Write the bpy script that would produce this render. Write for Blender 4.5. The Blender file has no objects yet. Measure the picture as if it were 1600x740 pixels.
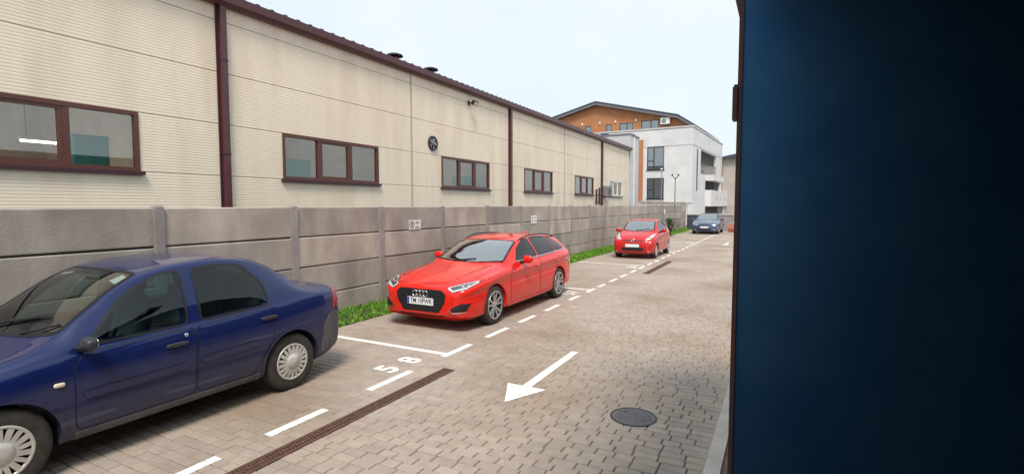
import bpy, bmesh, math, random
import numpy as np
from mathutils import Vector, Matrix
from mathutils.bvhtree import BVHTree
R = math.radians
rnd = random.Random(7)
scene = bpy.context.scene

# ------------------------------------------------------------------ camera
F = 800.0; CAM_H = 2.03
cam_d = bpy.data.cameras.new('camera'); cam = bpy.data.objects.new('camera', cam_d)
scene.collection.objects.link(cam); scene.camera = cam
cam_d.sensor_fit = 'HORIZONTAL'; cam_d.sensor_width = 36.0
cam_d.lens = F / 1600.0 * 36.0
cam_d.clip_start = 0.02; cam_d.clip_end = 2000
cam.location = (0, 0, CAM_H)
cam.rotation_euler = (R(90) - math.atan(50 / F), 0, math.atan(420 / F))

# ------------------------------------------------------------------ sky, sun, exposure
SUN_EL, SUN_AZ = 56, 150          # azimuth clockwise from +Y
world = bpy.data.worlds.new('World'); scene.world = world; world.use_nodes = True
wt = world.node_tree; wn = wt.nodes; wn.clear()
sky = wn.new('ShaderNodeTexSky'); sky.sky_type = 'NISHITA'; sky.sun_disc = False
sky.sun_elevation = R(SUN_EL); sky.sun_rotation = R(SUN_AZ)
sky.air_density = 1.0; sky.dust_density = 3.0; sky.ozone_density = 1.0
tc = wn.new('ShaderNodeTexCoord')
cl = wn.new('ShaderNodeTexNoise'); cl.inputs['Scale'].default_value = 1.7; cl.inputs['Detail'].default_value = 5
cr = wn.new('ShaderNodeValToRGB')
cr.color_ramp.elements[0].position = 0.34; cr.color_ramp.elements[0].color = (6.3, 7.4, 8.1, 1)
cr.color_ramp.elements[1].position = 0.64; cr.color_ramp.elements[1].color = (7.9, 8.4, 8.7, 1)
mx = wn.new('ShaderNodeMixRGB'); mx.inputs['Fac'].default_value = 0.86
bg = wn.new('ShaderNodeBackground'); bg.inputs['Strength'].default_value = 0.057
wo = wn.new('ShaderNodeOutputWorld')
wt.links.new(tc.outputs['Generated'], cl.inputs['Vector']); wt.links.new(cl.outputs['Fac'], cr.inputs['Fac'])
wt.links.new(sky.outputs['Color'], mx.inputs['Color1']); wt.links.new(cr.outputs['Color'], mx.inputs['Color2'])
wt.links.new(mx.outputs['Color'], bg.inputs['Color']); wt.links.new(bg.outputs['Background'], wo.inputs['Surface'])

sun_d = bpy.data.lights.new('sun', 'SUN'); sun_d.energy = 1.5; sun_d.angle = R(18); sun_d.color = (1.0, 0.92, 0.82)
sun = bpy.data.objects.new('sun', sun_d); scene.collection.objects.link(sun)
sun.rotation_euler = (R(90 - SUN_EL), 0, R(180 - SUN_AZ)); sun.location = (10, -10, 30)
vs = scene.view_settings
vs.view_transform = 'Standard'; vs.look = 'None'; vs.exposure = 1.2; vs.gamma = 1.0

# ------------------------------------------------------------------ materials
MATS = {}
def nodes_of(name):
    m = bpy.data.materials.new(name); m.use_nodes = True
    nt = m.node_tree; b = nt.nodes['Principled BSDF']
    MATS[name] = m
    return m, nt, b
def setin(b, **k):
    for a, v in k.items():
        b.inputs[a.replace('_', ' ')].default_value = v
def plain(name, col, rough=0.5, metal=0.0, coat=0.0, spec=0.5):
    m, nt, b = nodes_of(name)
    setin(b, Base_Color=(*col, 1), Roughness=rough, Metallic=metal, Coat_Weight=coat)
    b.inputs['Specular IOR Level'].default_value = spec
    return m
def noisy(name, c1, c2, scale=4.0, rough=0.7, detail=6, bump=0.0, bscale=None, stretch=(1, 1, 1), lo=0.35, hi=0.65, metal=0, c3=None, s3=0.6, coord='pos', tone=False, rough2=None):
    """two-tone material: noise over world or object position, optional large stains and relief"""
    m, nt, b = nodes_of(name); N = nt.nodes; Lk = nt.links
    if coord == 'pos':
        src = N.new('ShaderNodeNewGeometry').outputs['Position']
    else:
        src = N.new('ShaderNodeTexCoord').outputs['Object']
    mp = N.new('ShaderNodeMapping'); mp.inputs['Scale'].default_value = stretch
    Lk.new(src, mp.inputs['Vector'])
    no = N.new('ShaderNodeTexNoise'); no.inputs['Scale'].default_value = scale; no.inputs['Detail'].default_value = detail
    no.inputs['Roughness'].default_value = 0.6
    Lk.new(mp.outputs['Vector'], no.inputs['Vector'])
    rp = N.new('ShaderNodeValToRGB')
    rp.color_ramp.elements[0].position = lo; rp.color_ramp.elements[0].color = (*c1, 1)
    rp.color_ramp.elements[1].position = hi; rp.color_ramp.elements[1].color = (*c2, 1)
    Lk.new(no.outputs['Fac'], rp.inputs['Fac'])
    out = rp.outputs['Color']
    if c3 is not None:
        n3 = N.new('ShaderNodeTexNoise'); n3.inputs['Scale'].default_value = s3; n3.inputs['Detail'].default_value = 5
        Lk.new(mp.outputs['Vector'], n3.inputs['Vector'])
        r3 = N.new('ShaderNodeValToRGB'); r3.color_ramp.elements[0].position = 0.45; r3.color_ramp.elements[1].position = 0.68
        Lk.new(n3.outputs['Fac'], r3.inputs['Fac'])
        mm = N.new('ShaderNodeMixRGB'); mm.inputs['Color2'].default_value = (*c3, 1)
        Lk.new(r3.outputs['Color'], mm.inputs['Fac']); Lk.new(out, mm.inputs['Color1']); out = mm.outputs['Color']
    if tone:
        at = N.new('ShaderNodeAttribute'); at.attribute_name = 'tone'
        mm = N.new('ShaderNodeMixRGB'); mm.blend_type = 'MULTIPLY'; mm.inputs['Fac'].default_value = 1
        Lk.new(out, mm.inputs['Color1']); Lk.new(at.outputs['Color'], mm.inputs['Color2']); out = mm.outputs['Color']
    Lk.new(out, b.inputs['Base Color'])
    setin(b, Roughness=rough, Metallic=metal)
    if rough2 is not None:
        mr = N.new('ShaderNodeMapRange'); mr.inputs['To Min'].default_value = rough; mr.inputs['To Max'].default_value = rough2
        Lk.new(no.outputs['Fac'], mr.inputs['Value']); Lk.new(mr.outputs['Result'], b.inputs['Roughness'])
    if bump:
        nb = N.new('ShaderNodeTexNoise'); nb.inputs['Scale'].default_value = bscale or scale * 6; nb.inputs['Detail'].default_value = 4
        Lk.new(src, nb.inputs['Vector'])
        bp = N.new('ShaderNodeBump'); bp.inputs['Strength'].default_value = bump; bp.inputs['Distance'].default_value = 0.01
        Lk.new(nb.outputs['Fac'], bp.inputs['Height']); Lk.new(bp.outputs['Normal'], b.inputs['Normal'])
    return m
def glass(name, tint, base=0.05, rough=0.0, gl=0.95):
    m, nt, b = nodes_of(name); N = nt.nodes; Lk = nt.links
    N.remove(b); out = N['Material Output']
    tr = N.new('ShaderNodeBsdfTransparent'); tr.inputs['Color'].default_value = (*tint, 1)
    g = N.new('ShaderNodeBsdfGlossy'); g.inputs['Roughness'].default_value = rough; g.inputs['Color'].default_value = (gl, gl, gl, 1)
    lw = N.new('ShaderNodeLayerWeight'); lw.inputs['Blend'].default_value = 0.5
    fr = N.new('ShaderNodeMath'); fr.operation = 'POWER'; fr.inputs[1].default_value = 4.5; Lk.new(lw.outputs['Facing'], fr.inputs[0])
    ma = N.new('ShaderNodeMath'); ma.operation = 'MULTIPLY_ADD'; ma.inputs[1].default_value = 0.9; ma.inputs[2].default_value = base + 0.045; ma.use_clamp = True
    mix = N.new('ShaderNodeMixShader')
    Lk.new(fr.outputs[0], ma.inputs[0]); Lk.new(ma.outputs[0], mix.inputs['Fac'])
    Lk.new(tr.outputs[0], mix.inputs[1]); Lk.new(g.outputs[0], mix.inputs[2]); Lk.new(mix.outputs[0], out.inputs['Surface'])
    return m
def emit(name, col, s):
    m, nt, b = nodes_of(name); setin(b, Base_Color=(*col, 1), Emission_Color=(*col, 1), Emission_Strength=s); return m
def paint(name, col, rough=0.35, metal=0.0, dirt=None, dirt_amt=0.0, flake=0.0):
    """clear-coated car paint with road dirt rising from the sills"""
    m, nt, b = nodes_of(name); N = nt.nodes; Lk = nt.links
    setin(b, Base_Color=(*col, 1), Roughness=rough, Metallic=metal, Coat_Weight=0.85, Coat_Roughness=0.03)
    b.inputs['Specular IOR Level'].default_value = 0.12
    tcn = N.new('ShaderNodeTexCoord')
    if dirt:
        sp = N.new('ShaderNodeSeparateXYZ'); Lk.new(tcn.outputs['Object'], sp.inputs[0])
        no = N.new('ShaderNodeTexNoise'); no.inputs['Scale'].default_value = 3.2; no.inputs['Detail'].default_value = 8; no.inputs['Roughness'].default_value = 0.65
        Lk.new(tcn.outputs['Object'], no.inputs['Vector'])
        mr = N.new('ShaderNodeMapRange'); mr.inputs['From Min'].default_value = 0.22; mr.inputs['From Max'].default_value = 0.78
        mr.inputs['To Min'].default_value = 1.0; mr.inputs['To Max'].default_value = 0.0
        Lk.new(sp.outputs['Z'], mr.inputs['Value'])
        mu = N.new('ShaderNodeMath'); mu.operation = 'MULTIPLY'; Lk.new(mr.outputs[0], mu.inputs[0]); Lk.new(no.outputs['Fac'], mu.inputs[1])
        m2 = N.new('ShaderNodeMath'); m2.operation = 'MULTIPLY_ADD'; m2.inputs[1].default_value = dirt_amt * 1.7; m2.inputs[2].default_value = dirt_amt * 0.05; m2.use_clamp = True
        Lk.new(mu.outputs[0], m2.inputs[0])
        mm = N.new('ShaderNodeMixRGB'); mm.inputs['Color1'].default_value = (*col, 1); mm.inputs['Color2'].default_value = (*dirt, 1)
        Lk.new(m2.outputs[0], mm.inputs['Fac']); Lk.new(mm.outputs[0], b.inputs['Base Color'])
        iv = N.new('ShaderNodeMath'); iv.operation = 'MULTIPLY_ADD'; iv.inputs[1].default_value = -0.9; iv.inputs[2].default_value = 0.9; iv.use_clamp = True
        Lk.new(m2.outputs[0], iv.inputs[0]); Lk.new(iv.outputs[0], b.inputs['Coat Weight'])
        rr = N.new('ShaderNodeMath'); rr.operation = 'MULTIPLY_ADD'; rr.inputs[1].default_value = 0.5; rr.inputs[2].default_value = rough; rr.use_clamp = True
        Lk.new(m2.outputs[0], rr.inputs[0]); Lk.new(rr.outputs[0], b.inputs['Roughness'])
    return m

noisy('paver', (0.335, 0.278, 0.232), (0.40, 0.335, 0.285), 9, 0.78, bump=0.3, bscale=70, c3=(0.275, 0.208, 0.155), s3=0.5, tone=True, rough2=0.6)
noisy('mortar', (0.17, 0.14, 0.115), (0.25, 0.205, 0.17), 14, 0.95)
noisy('asphalt', (0.16, 0.15, 0.14), (0.24, 0.225, 0.21), 6, 0.9)
noisy('soil', (0.035, 0.03, 0.018), (0.07, 0.06, 0.035), 12, 0.95, bump=0.6)
noisy('red_soil', (0.16, 0.08, 0.06), (0.25, 0.14, 0.11), 12, 0.9, bump=0.5)
noisy('fence_concrete', (0.33, 0.288, 0.252), (0.44, 0.39, 0.345), 2.2, 0.85, bump=0.35, bscale=40, c3=(0.265, 0.23, 0.205), s3=1.3, stretch=(1.1, 1.1, .55), tone=True)
noisy('post_concrete', (0.25, 0.222, 0.215), (0.34, 0.305, 0.295), 3.0, 0.85, bump=0.3, bscale=40)
noisy('kerb_concrete', (0.50, 0.455, 0.41), (0.62, 0.57, 0.52), 5, 0.85, bump=0.3, bscale=60)
noisy('panel_cream', (0.79, 0.685, 0.54), (0.84, 0.735, 0.59), 0.9, 0.5, stretch=(1, 1.6, .3), c3=(0.745, 0.63, 0.485), s3=1.3)
plain('joint_grey', (0.47, 0.41, 0.32), 0.6)
plain('maroon', (0.085, 0.022, 0.028), 0.4, coat=0.2)
plain('maroon_dark', (0.05, 0.016, 0.024), 0.45)
plain('brown_frame', (0.105, 0.035, 0.026), 0.4)
plain('roof_sheet', (0.03, 0.022, 0.032), 0.5)
plain('black_iron', (0.015, 0.014, 0.014), 0.5)
noisy('rust_grate', (0.09, 0.045, 0.034), (0.17, 0.085, 0.062), 20, 0.65, metal=0.3)
noisy('iron_lid', (0.12, 0.115, 0.12), (0.17, 0.165, 0.17), 18, 0.6, metal=0.3)
noisy('road_paint', (0.50, 0.44, 0.38), (0.84, 0.83, 0.77), 24, 0.7, lo=0.36, hi=0.45)
glass('window_glass', (0.86, 0.86, 0.84), 0.06, 0.02)
noisy('hall_wall', (0.46, 0.42, 0.38), (0.54, 0.50, 0.46), 2, 0.8)
plain('teal_paint', (0.05, 0.38, 0.38), 0.5)
emit('hall_fill_glow', (1.0, 0.92, 0.78), 9.0)  # glow of the added fill slabs in the hall
emit('tube_light', (1.0, 0.86, 0.55), 9.0)
noisy('white_render', (0.60, 0.595, 0.60), (0.70, 0.69, 0.69), 0.7, 0.8)
noisy('grey_render', (0.52, 0.52, 0.54), (0.60, 0.60, 0.61), 1.0, 0.8)
noisy('orange_render', (0.40, 0.17, 0.07), (0.47, 0.205, 0.09), 1.2, 0.8)
noisy('beige_render', (0.42, 0.37, 0.33), (0.50, 0.45, 0.40), 1.0, 0.8)
plain('slate', (0.05, 0.06, 0.085), 0.5)
plain('fascia_grey', (0.17, 0.165, 0.18), 0.5)
plain('dark_frame', (0.02, 0.02, 0.026), 0.4)
plain('white_plastic', (0.72, 0.72, 0.71), 0.4)
plain('grey_plastic', (0.22, 0.22, 0.23), 0.5)
plain('dark_room', (0.06, 0.055, 0.055), 0.9)
glass('far_glass', (0.25, 0.28, 0.32), 0.30, 0.02)
glass('balustrade_glass', (0.55, 0.78, 0.80), 0.18, 0.02)
noisy('navy_render', (0.020, 0.085, 0.20), (0.034, 0.108, 0.215), 2.2, 0.40, metal=0.8, bump=0.04, bscale=120)
plain('edge_brown', (0.085, 0.035, 0.03), 0.6)
noisy('facade_render', (0.085, 0.09, 0.115), (0.12, 0.125, 0.15), 0.8, 0.85)
noisy('grass', (0.075, 0.21, 0.012), (0.20, 0.42, 0.03), 5, 0.6)
noisy('leaf', (0.02, 0.06, 0.015), (0.06, 0.13, 0.03), 8, 0.6)
noisy('bark', (0.05, 0.035, 0.025), (0.09, 0.065, 0.045), 10, 0.9)
plain('sign_white', (0.78, 0.76, 0.76), 0.4)
plain('sign_red', (0.30, 0.03, 0.05), 0.5)
plain('ink', (0.02, 0.02, 0.03), 0.5)
plain('cone_orange', (0.30, 0.075, 0.035), 0.5)
# cars
paint('blue_paint', (0.002, 0.011, 0.080), 0.3, 0.0, dirt=(0.075, 0.062, 0.058), dirt_amt=0.72)
paint('red_paint', (0.74, 0.012, 0.004), 0.28, 0.0, dirt=(0.20, 0.13, 0.10), dirt_amt=0.16)
paint('crimson_paint', (0.52, 0.012, 0.014), 0.35, 0.0)
paint('steel_paint', (0.075, 0.115, 0.20), 0.3, 0.5)
plain('trim_black', (0.012, 0.012, 0.013), 0.45)
plain('gap_black', (0.004, 0.004, 0.005), 0.8)
plain('interior_dark', (0.03, 0.03, 0.032), 0.9)
noisy('seat_grey', (0.07, 0.075, 0.08), (0.10, 0.105, 0.11), 20, 0.9)
plain('seat_beige', (0.34, 0.29, 0.18), 0.9)
glass('car_glass', (0.50, 0.62, 0.57), 0.06)
glass('car_glass_dark', (0.10, 0.12, 0.15), 0.01)
glass('car_glass_teal', (0.30, 0.46, 0.46), 0.01)
glass('car_glass_sky', (0.42, 0.50, 0.50), 0.42)
glass('lens_clear', (0.85, 0.88, 0.9), 0.12)
plain('lamp_chrome', (0.62, 0.63, 0.66), 0.15, 0.9)
plain('drl_white', (0.80, 0.80, 0.82), 0.25)
plain('lamp_red', (0.26, 0.010, 0.018), 0.15, coat=0.8)
plain('lamp_amber', (0.75, 0.66, 0.52), 0.2, coat=0.5)
plain('chrome', (0.72, 0.72, 0.74), 0.12, 1.0)
noisy('tyre', (0.022, 0.020, 0.018), (0.05, 0.044, 0.037), 14, 0.85, coord='obj')
noisy('hubcap_silver', (0.50, 0.48, 0.45), (0.64, 0.62, 0.58), 9, 0.42, metal=0.35, coord='obj')
plain('alloy_grey', (0.48, 0.47, 0.47), 0.35, 0.6)
plain('plastic_grey', (0.03, 0.031, 0.04), 0.5)
plain('plate_white', (0.78, 0.80, 0.83), 0.4)
plain('plate_blue', (0.02, 0.06, 0.35), 0.4)
plain('paper_white', (0.75, 0.77, 0.78), 0.7)

# ------------------------------------------------------------------ building blocks
COL = scene.collection; ORG = {}
class MB:
    def __init__(s): s.v = []; s.f = []; s.mi = []
    def quad(s, a, b, c, d, mi=0):
        n = len(s.v); s.v += [tuple(a), tuple(b), tuple(c), tuple(d)]; s.f.append((n, n + 1, n + 2, n + 3)); s.mi.append(mi); return s
    def box(s, x0, x1, y0, y1, z0, z1, M=None, mi=0):
        p = [(x, y, z) for z in (z0, z1) for y in (y0, y1) for x in (x0, x1)]
        if M is not None: p = [tuple(M @ Vector(q)) for q in p]
        n = len(s.v); s.v += p
        for f in ((0, 2, 3, 1), (4, 5, 7, 6), (0, 1, 5, 4), (2, 6, 7, 3), (0, 4, 6, 2), (1, 3, 7, 5)):
            s.f.append(tuple(n + i for i in f)); s.mi.append(mi)
        return s
    def grid(s, rows, closed=False, mi=0):
        n = len(s.v); m = len(rows[0])
        for r in rows: s.v += [tuple(p) for p in r]
        for i in range(len(rows) - 1):
            for j in range(m if closed else m - 1):
                k = (j + 1) % m
                s.f.append((n + i * m + j, n + i * m + k, n + (i + 1) * m + k, n + (i + 1) * m + j)); s.mi.append(mi)
        return s
    def fan(s, loop, mi=0):
        n = len(s.v); s.v += [tuple(p) for p in loop]; s.f.append(tuple(range(n, n + len(loop)))); s.mi.append(mi); return s
    def tube(s, pts, r, n=8, cap=True, mi=0):
        pts = [Vector(p) for p in pts]; rows = []
        rr = r if isinstance(r, (list, tuple)) else [r] * len(pts)
        for i, p in enumerate(pts):
            d = (pts[min(i + 1, len(pts) - 1)] - pts[max(i - 1, 0)]).normalized()
            a = d.cross(Vector((0, 0, 1)) if abs(d.z) < 0.9 else Vector((1, 0, 0))).normalized(); b = d.cross(a)
            rows.append([p + (a * math.cos(t) + b * math.sin(t)) * rr[i] for t in (2 * math.pi * k / n for k in range(n))])
        s.grid(rows, True, mi)
        if cap: s.fan(rows[0][::-1], mi); s.fan(rows[-1], mi)
        return s
    def lathe(s, prof, c, axis='z', n=24, mi=0):
        rows = []
        for r, h in prof:
            row = []
            for k in range(n):
                t = 2 * math.pi * k / n; a, b = r * math.cos(t), r * math.sin(t)
                q = (a, b, h) if axis == 'z' else ((h, a, b) if axis == 'x' else (a, h, b))
                row.append((c[0] + q[0], c[1] + q[1], c[2] + q[2]))
            rows.append(row)
        return s.grid(rows, True, mi)
    def sell(s, c, r, e=0.5, n=12, m=20, M=None):
        """rounded block (superellipsoid)"""
        sg = lambda v: math.copysign(abs(v) ** e, v)
        rows = []
        for i in range(n + 1):
            a = -math.pi / 2 + math.pi * i / n; row = []
            for k in range(m):
                t = 2 * math.pi * k / m
                p = Vector((r[0] * sg(math.cos(a)) * sg(math.cos(t)), r[1] * sg(math.cos(a)) * sg(math.sin(t)), r[2] * sg(math.sin(a))))
                if M is not None: p = M @ p
                row.append((c[0] + p[0], c[1] + p[1], c[2] + p[2]))
            rows.append(row)
        return s.grid(rows, True)
    def build(s, name, mats, parent=None, smooth=False, **props):
        v = np.array(s.v, dtype=float)
        if parent is not None: o0 = Vector(ORG[parent.name])
        else:
            lo, hi = v.min(0), v.max(0); o0 = Vector(((lo[0] + hi[0]) / 2, (lo[1] + hi[1]) / 2, lo[2]))
        me = bpy.data.meshes.new(name); me.from_pydata([tuple(q) for q in (v - np.array(o0))], [], s.f)
        for mn in ([mats] if isinstance(mats, str) else mats): me.materials.append(MATS[mn])
        if any(s.mi): me.polygons.foreach_set('material_index', s.mi)
        if smooth: me.polygons.foreach_set('use_smooth', [True] * len(me.polygons))
        me.update()
        return link(name, me, parent, o0, **props)
def link(name, me, parent, o0, **props):
    o = bpy.data.objects.new(name, me); COL.objects.link(o)
    ORG[o.name] = tuple(o0)
    if parent is not None: o.parent = parent
    else: o.location = o0
    for k, val in props.items(): o[k] = val
    return o
def thing(name, loc, label, category, group=None):
    o = bpy.data.objects.new(name, None); COL.objects.link(o); o.location = loc; ORG[o.name] = tuple(loc)
    o.empty_display_size = 0.2; o['label'] = label; o['category'] = category
    if group: o['group'] = group
    return o
def text_mesh(txt, size, extrude=0.0, bold=0.0):
    cu = bpy.data.curves.new('text', 'FONT'); cu.body = txt; cu.size = size; cu.extrude = extrude; cu.offset = bold
    cu.align_x = 'CENTER'; cu.align_y = 'CENTER'; cu.resolution_u = 4
    o = bpy.data.objects.new('text_source', cu); COL.objects.link(o)
    dg = bpy.context.evaluated_depsgraph_get()
    me = bpy.data.meshes.new_from_object(o.evaluated_get(dg)); me.name = 'lettering'
    bpy.data.objects.remove(o); bpy.data.curves.remove(cu)
    return me
def place_text(name, txt, size, M, mat, parent, width=None, extrude=0.0, bold=0.0):
    me = text_mesh(txt, size, extrude, bold)
    if width:
        xs = [v.co.x for v in me.vertices]; k = width / (max(xs) - min(xs)); c = (max(xs) + min(xs)) / 2
        for v in me.vertices: v.co.x = (v.co.x - c) * k
    T = Matrix.Translation(-Vector(ORG[parent.name])) @ M
    me.transform(T); me.materials.clear(); me.materials.append(MATS[mat])
    return link(name, me, parent, ORG[parent.name])
def frame_yz(X, Y, Z):   # text plane facing +X, reading direction +Y
    return Matrix(((0, 0, 1, X), (1, 0, 0, Y), (0, 1, 0, Z), (0, 0, 0, 1)))
def frame_xz(X, Y, Z):   # text plane facing -Y
    return Matrix(((1, 0, 0, X), (0, 0, -1, Y), (0, 1, 0, Z), (0, 0, 0, 1)))

# ------------------------------------------------------------------ ground and paving
MB().quad((-400, -400, -0.06), (400, -400, -0.06), (400, 600, -0.06), (-400, 600, -0.06)).build('ground', 'asphalt', kind='structure')
PX0, PX1, PY0, PY1 = -6.46, -0.458, -3.0, 43.9
paving = MB().quad((PX0, PY0, -0.014), (PX1, PY0, -0.014), (PX1, PY1, -0.014), (PX0, PY1, -0.014)).build('courtyard_paving', 'mortar', kind='structure')
DRAINS = [(-3.675, -3.515, -3.0, 5.165), (-3.60, -3.40, 15.2, 19.0)]
CW = 0.105; LENS = (0.155, 0.205, 0.205, 0.205)
pav = []
y = PY0; row = 0
while y + CW < PY1:
    spans = [(PX0, PX1)]
    for a, b, c, d in DRAINS:
        if y + CW > c and y < d: spans = [(PX0, a - 0.004), (b + 0.004, PX1)]
    for a, b in spans:
        x = a - (rnd.random() * 0.08 if a == PX0 else 0); x = a
        first = True
        while x < b - 0.02:
            L = rnd.choice(LENS)
            if first: L = rnd.choice((0.07, 0.105, 0.145, 0.18, 0.205)); first = False
            if b - (x + L) < 0.07: L = b - x
            pav.append((x, y, L)); x += L
    y += CW; row += 1
def paver_geo(L, w=CW, g=0.0028, ch=0.006, d=0.012):
    hx, hy = L / 2 - g, w / 2 - g
    o = [(-hx, -hy), (hx, -hy), (hx, hy), (-hx, hy)]; i = [(-hx + ch, -hy + ch), (hx - ch, -hy + ch), (hx - ch, hy - ch), (-hx + ch, hy - ch)]
    return np.array([(a, b, -0.014) for a, b in o] + [(a, b, -0.0055) for a, b in o] + [(a, b, 0) for a, b in i])
PF = [(8, 9, 10, 11)] + [(4 + k, 4 + (k + 1) % 4, 8 + (k + 1) % 4, 8 + k) for k in range(4)] + [(k, (k + 1) % 4, 4 + (k + 1) % 4, 4 + k) for k in range(4)]
TONES = [(0.93, 0.92, 0.92), (1, 0.99, 0.98), (1.04, 1.04, 1.03), (0.96, 0.97, 0.99), (1.0, 1.0, 1.0), (1.07, 1.06, 1.04)]
def tone_attr(me, cols):
    a = me.attributes.new('tone', 'FLOAT_COLOR', 'FACE')
    a.data.foreach_set('color', np.array(cols, dtype=np.float32).ravel())
def screen_size(x, y, L):
    cx, cy = x + L / 2, y + CW / 2
    ps = math.atan(420 / F); fw = -math.sin(ps) * cx + math.cos(ps) * cy; rt = math.cos(ps) * cx + math.sin(ps) * cy
    if fw < 2.0: return 0
    u = 800 + F * rt / fw; v = 320 + F * CAM_H / fw
    if not (-20 < u < 1145 and v < 760): return 0
    if -6.4 < cx < -4.75 and 0 < cy < 4.6: return 0
    return L / fw ** 2
order = sorted(range(len(pav)), key=lambda i: -screen_size(*pav[i])); single = set(order[:290])
shared = {}
for i in order[:290]:
    x, y, L = pav[i]; key = (round(L, 2), rnd.randrange(len(TONES)))
    if key not in shared:
        me = bpy.data.meshes.new('paver'); me.from_pydata([tuple(p) for p in paver_geo(key[0])], [], PF); me.materials.append(MATS['paver'])
        tone_attr(me, [(*TONES[key[1]], 1)] * len(PF)); shared[key] = me
    o = bpy.data.objects.new('paver', shared[key]); COL.objects.link(o); o.parent = paving
    b0 = ORG[paving.name]
    o.location = (x + L / 2 - b0[0], y + CW / 2 - b0[1], rnd.uniform(-0.0025, 0.001) - b0[2])
    o.rotation_euler = (rnd.uniform(-.006, .006), rnd.uniform(-.006, .006), rnd.uniform(-.01, .01))
V = []; Fc = []; T = []
for i, (x, y, L) in enumerate(pav):
    if i in single: continue
    g = paver_geo(L) + np.array((x + L / 2, y + CW / 2, rnd.uniform(-0.0025, 0.001)))
    n = len(V) * 12; V.append(g); Fc += [tuple(n + k for k in f) for f in PF]; t = TONES[rnd.randrange(len(TONES))]; T += [(*t, 1)] * len(PF)
V = np.concatenate(V) - np.array(ORG[paving.name])
me = bpy.data.meshes.new('pavers_field'); me.from_pydata([tuple(p) for p in V], [], Fc); me.materials.append(MATS['paver']); tone_attr(me, T)
link('pavers_field', me, paving, ORG[paving.name], kind='stuff')

# painted markings (thin sheets just above the stones)
def mark(name, x0, x1, y0, y1, z=0.0035):
    return MB().box(x0, x1, y0, y1, -0.001, z).build(name, 'road_paint', paving)
for y0, y1 in [(0.55, 1.22), (1.78, 2.45), (2.9, 3.55), (4.15, 4.88), (5.56, 6.24), (6.70, 7.39), (7.82, 8.45), (8.93, 9.6), (10.2, 10.77), (11.32, 11.86), (12.18, 12.67), (13.15, 13.74), (14.15, 14.78)] + [(15.2 + k * 1.12, 15.85 + k * 1.12) for k in range(24)]:
    mark('dash_line', -4.005, -3.915, y0, y1)
for yl in (5.62, 11.62, 17.2, 23.2, 29.2, 35.2):
    mark('stall_line', -6.4, -4.006, yl, yl + 0.09)
def ground_text(t, x, y, h, w):     # read from the lane: right = +Y, up = -X
    M = Matrix(((0, -1, 0, x), (1, 0, 0, y), (0, 0, 1, 0.0035), (0, 0, 0, 1)))
    return place_text('stall_number', t, h / 0.69, M, 'road_paint', paving, width=w, bold=0.012)
ground_text('5', -4.255, 4.80, 0.30, 0.20); ground_text('8', -4.245, 5.22, 0.30, 0.21)
for yy, t in ((11.05, '57'), (16.6, '56'), (22.6, '55'), (28.6, '54')): ground_text(t, -4.25, yy, 0.30, 0.5)
def arrow(y):
    m = MB(); z = 0.0038; X = -2.47
    m.fan([(X, y, z), (X + 0.24, y + 0.52, z), (X - 0.24, y + 0.52, z)]); m.quad((X - 0.055, y + 0.52, z), (X + 0.055, y + 0.52, z), (X + 0.05, y + 2.05, z), (X - 0.05, y + 2.05, z))
    m.build('direction_arrow', 'road_paint', paving)
arrow(4.54); arrow(27.8)

# drains, manhole
def drain(x0, x1, y0, y1, label):
    t = thing('channel_drain', ((x0 + x1) / 2, (y0 + y1) / 2, -0.06), label, 'drain', None)
    m = MB(); m.box(x0, x0 + .018, y0, y1, -.06, .001); m.box(x1 - .018, x1, y0, y1, -.06, .001)
    m.box(x0 + .018, x1 - .018, y0, y0 + .012, -.06, .0005); m.box(x0 + .018, x1 - .018, y1 - .012, y1, -.06, .0005); m.build('frame', 'rust_grate', t)
    MB().quad((x0, y0, -.05), (x1, y0, -.05), (x1, y1, -.05), (x0, y1, -.05)).build('channel', 'black_iron', t)
    m = MB(); xm = (x0 + x1) / 2
    for a, b in ((x0 + .019, x0 + .036), (xm - .011, xm + .011), (x1 - .036, x1 - .019)): m.box(a, b, y0 + .013, y1 - .013, -.025, -.001)
    yy = y0 + .02
    while yy < y1 - .03:
        m.box(x0 + .036, xm - .011, yy, yy + .014, -.024, -.002); m.box(xm + .011, x1 - .036, yy + .012, yy + .026, -.024, -.002); yy += .032
    m.build('grate', 'rust_grate', t, kind='stuff')
drain(*DRAINS[0], 'rusty brown slotted drain beside painted number 58'); drain(*DRAINS[1], 'rusty brown slotted drain in the lane beside the small red hatchback')
mh = thing('manhole', (-1.2, 4.8, 0), 'round grey iron manhole cover in the block paving', 'manhole')
MB().lathe([(0.0, .005), (.19, .005), (.197, .003), (.197, -.01)], (-1.2, 4.8, 0), n=40).build('cover', 'iron_lid', mh)
MB().lathe([(.201, -.01), (.201, .004), (.222, .004), (.226, -.01)], (-1.2, 4.8, 0), n=40).build('ring', 'black_iron', mh)
m = MB()
for k in range(-5, 6):
    w = math.sqrt(max(.03 - (k * .03) ** 2, 0)); m.box(-1.2 - w, -1.2 + w, 4.8 + k * .03 - .006, 4.8 + k * .03 + .006, .0045, .0075)
m.build('tread', 'iron_lid', mh)
for xa, ya in ((-1.325, 4.87), (-1.10, 4.71)): MB().box(xa, xa + .035, ya, ya + .02, .003, .0062).build('lifting_slot', 'gap_black', mh)

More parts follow.
